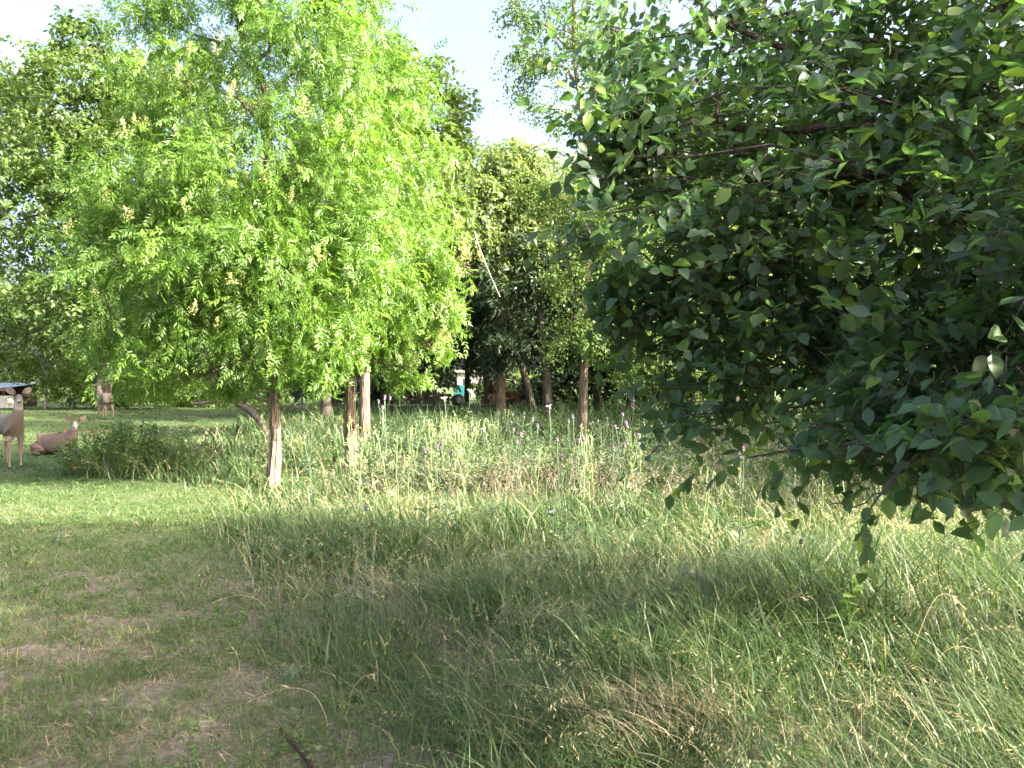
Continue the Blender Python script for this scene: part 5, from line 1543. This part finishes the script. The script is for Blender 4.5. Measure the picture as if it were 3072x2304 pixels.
sh = G(-20, 44)
shed = empty('open_shelter', sh, 'low open shelter with pale metal roof at the left edge', 'shelter')
def corr(name, x0, x1, y0, z0, y1, z1, mat, parent, pitch=0.12):
    n = int((x1 - x0) / (pitch / 2)) + 1
    V, Q = [], []
    for i in range(n):
        x_ = x0 + i * pitch / 2; dz = 0.012 * (1 if i % 2 else -1)
        V += [(x_, y0, z0 + dz), (x_, y1, z1 + dz), (x_, y0, z0 + dz - 0.01), (x_, y1, z1 + dz - 0.01)]
    for i in range(n - 1):
        a = i * 4
        Q += [(a, a + 4, a + 5, a + 1), (a + 2, a + 3, a + 7, a + 6), (a, a + 2, a + 6, a + 4), (a + 1, a + 5, a + 7, a + 3)]
    return add_obj(name, mesh_data(name, V, Q, mat=mat), parent)
corr('roof', -2.6, 2.75, -1.7, 1.12, 1.6, 1.42, M['metal'], shed)
box_obj('fascia', (-2.6, -1.72, 0.95), (2.75, -1.66, 1.09), M['woodgrey'], shed)
box_obj('wall', (-2.4, 1.3, 0), (2.5, 1.4, 1.35), M['wooddark'], shed)
for xx in (-2.4, 0.0, 2.45):
    box_obj('post', (xx - 0.05, -1.62, 0), (xx + 0.05, -1.52, 0.96), M['wooddark'], shed)
cab = box_obj('cream_cabinet', (-0.45, -0.35, 0), (0.45, 0.35, 0.72), M['cream'], None, 0.04, G(2, 42.6))
tag(cab, 'cream box cabinet standing under the low metal roof', 'cabinet')

hs = np.array([-2.6, 84, float(gz(-2.6, 84))])
house = empty('pale_house', hs, 'pale house glimpsed far off through the dark trees', 'house')
box_obj('wall', (-3.6, 0, 0), (0.6, 6, 2.8), M['wallwhite'], house)
box_obj('roof', (-4.0, -0.5, 2.805), (1.0, 6.5, 3.1), M['woodgrey'], house)
wd = box_obj('window', (-1.2, -0.04, 1.0), (-0.1, 0.02, 2.2), M['wallwhite'], house)
box_obj('pane', (-1.13, -0.06, 1.07), (-0.17, -0.045, 2.13), M['glass'], wd)
box_obj('door', (-2.9, -0.05, 0.02), (-2.0, 0.02, 2.1), M['glass'], house)
tag(box_obj('teal_bin', (-0.75, -0.6, 0), (0.7, 0.6, 1.35), M['teal'], None, 0.06, G(462, 72)), 'teal bin standing in front of the pale house', 'bin')

bn = G(417, 31); bn[1] = 30.5
bench = empty('wooden_bench', bn, 'weathered wooden bench in the shade under the dark evergreens', 'bench')
for k in range(3):
    box_obj('seat_slat', (-1.45, -0.30 + k * 0.2, 0.44), (1.45, -0.12 + k * 0.2, 0.48), M['woodgrey'], bench)
for z_ in (0.62, 0.80):
    box_obj('back_slat', (-1.45, 0.30, z_), (1.45, 0.335, z_ + 0.12), M['wooddark'], bench)
for xx in (-1.3, 0.0, 1.3):
    box_obj('leg', (xx - 0.05, -0.28, 0), (xx + 0.05, -0.20, 0.438), M['wooddark'], bench)
    box_obj('leg', (xx - 0.05, 0.337, 0), (xx + 0.05, 0.41, 0.92), M['wooddark'], bench)
# curved lid resting at the left of the bench
V, Q = [], []
for i in range(13):
    a = math.pi * i / 12
    for yy in (-0.35, 0.35):
        V += [(-math.cos(a) * 0.62, yy, math.sin(a) ** 0.6 * 0.25), (-math.cos(a) * 0.59, yy, max(math.sin(a), 0) ** 0.6 * 0.23)]
for i in range(12):
    a = i * 4
    Q += [(a, a + 2, a + 6, a + 4), (a + 1, a + 5, a + 7, a + 3), (a, a + 4, a + 5, a + 1), (a + 2, a + 3, a + 7, a + 6)]
lid = add_obj('curved_lid', mesh_data('curved_lid', V, Q, mat=M['woodgrey']), None, bn + np.array([-0.45, 0.55, 0.915]))
tag(lid, 'grey curved cover resting across the bench back', 'cover')
bs = G(418, 30.7)
blk = empty('black_kettle_grill', G(458, 30), 'round black kettle shape right of the bench behind the pale stalks', 'grill')
blob('bowl', (0.28, 0.28, 0.2), M['char'], blk, (0, 0, 0.66))
blob('lid', (0.285, 0.285, 0.22), M['char'], blk, (0, 0, 0.72))
for a in (0.4, 2.5, 4.6):
    t = Tubes(); t.add(np.array([[math.cos(a) * 0.14, math.sin(a) * 0.14, 0.56], [math.cos(a) * 0.3, math.sin(a) * 0.3, 0.0]]), [0.014, 0.014], 6); t.build('leg', M['char'], blk)
tr = empty('rusty_trailer', G(500, 37), 'rusty red low trailer side seen behind the leaning dark trunk', 'trailer')
for k in range(3):
    box_obj('board', (-0.95, -0.03, 0.45 + k * 0.17), (0.95, 0.02, 0.605 + k * 0.17), M['rustred'], tr)
box_obj('frame', (-1.0, 0.025, 0.36), (1.0, 0.9, 0.43), M['char'], tr)
for xx in (-0.5, 0.5):
    bm = bmesh.new()
    bmesh.ops.create_cone(bm, cap_ends=True, segments=18, radius1=0.28, radius2=0.28, depth=0.14, matrix=Matrix.Translation((xx, -0.13, 0.28)) @ Matrix.Rotation(R(90), 4, 'X'))
    me = bpy.data.meshes.new('wheel'); bm.to_mesh(me); bm.free(); me.materials.append(M['char']); add_obj('wheel', me, tr)
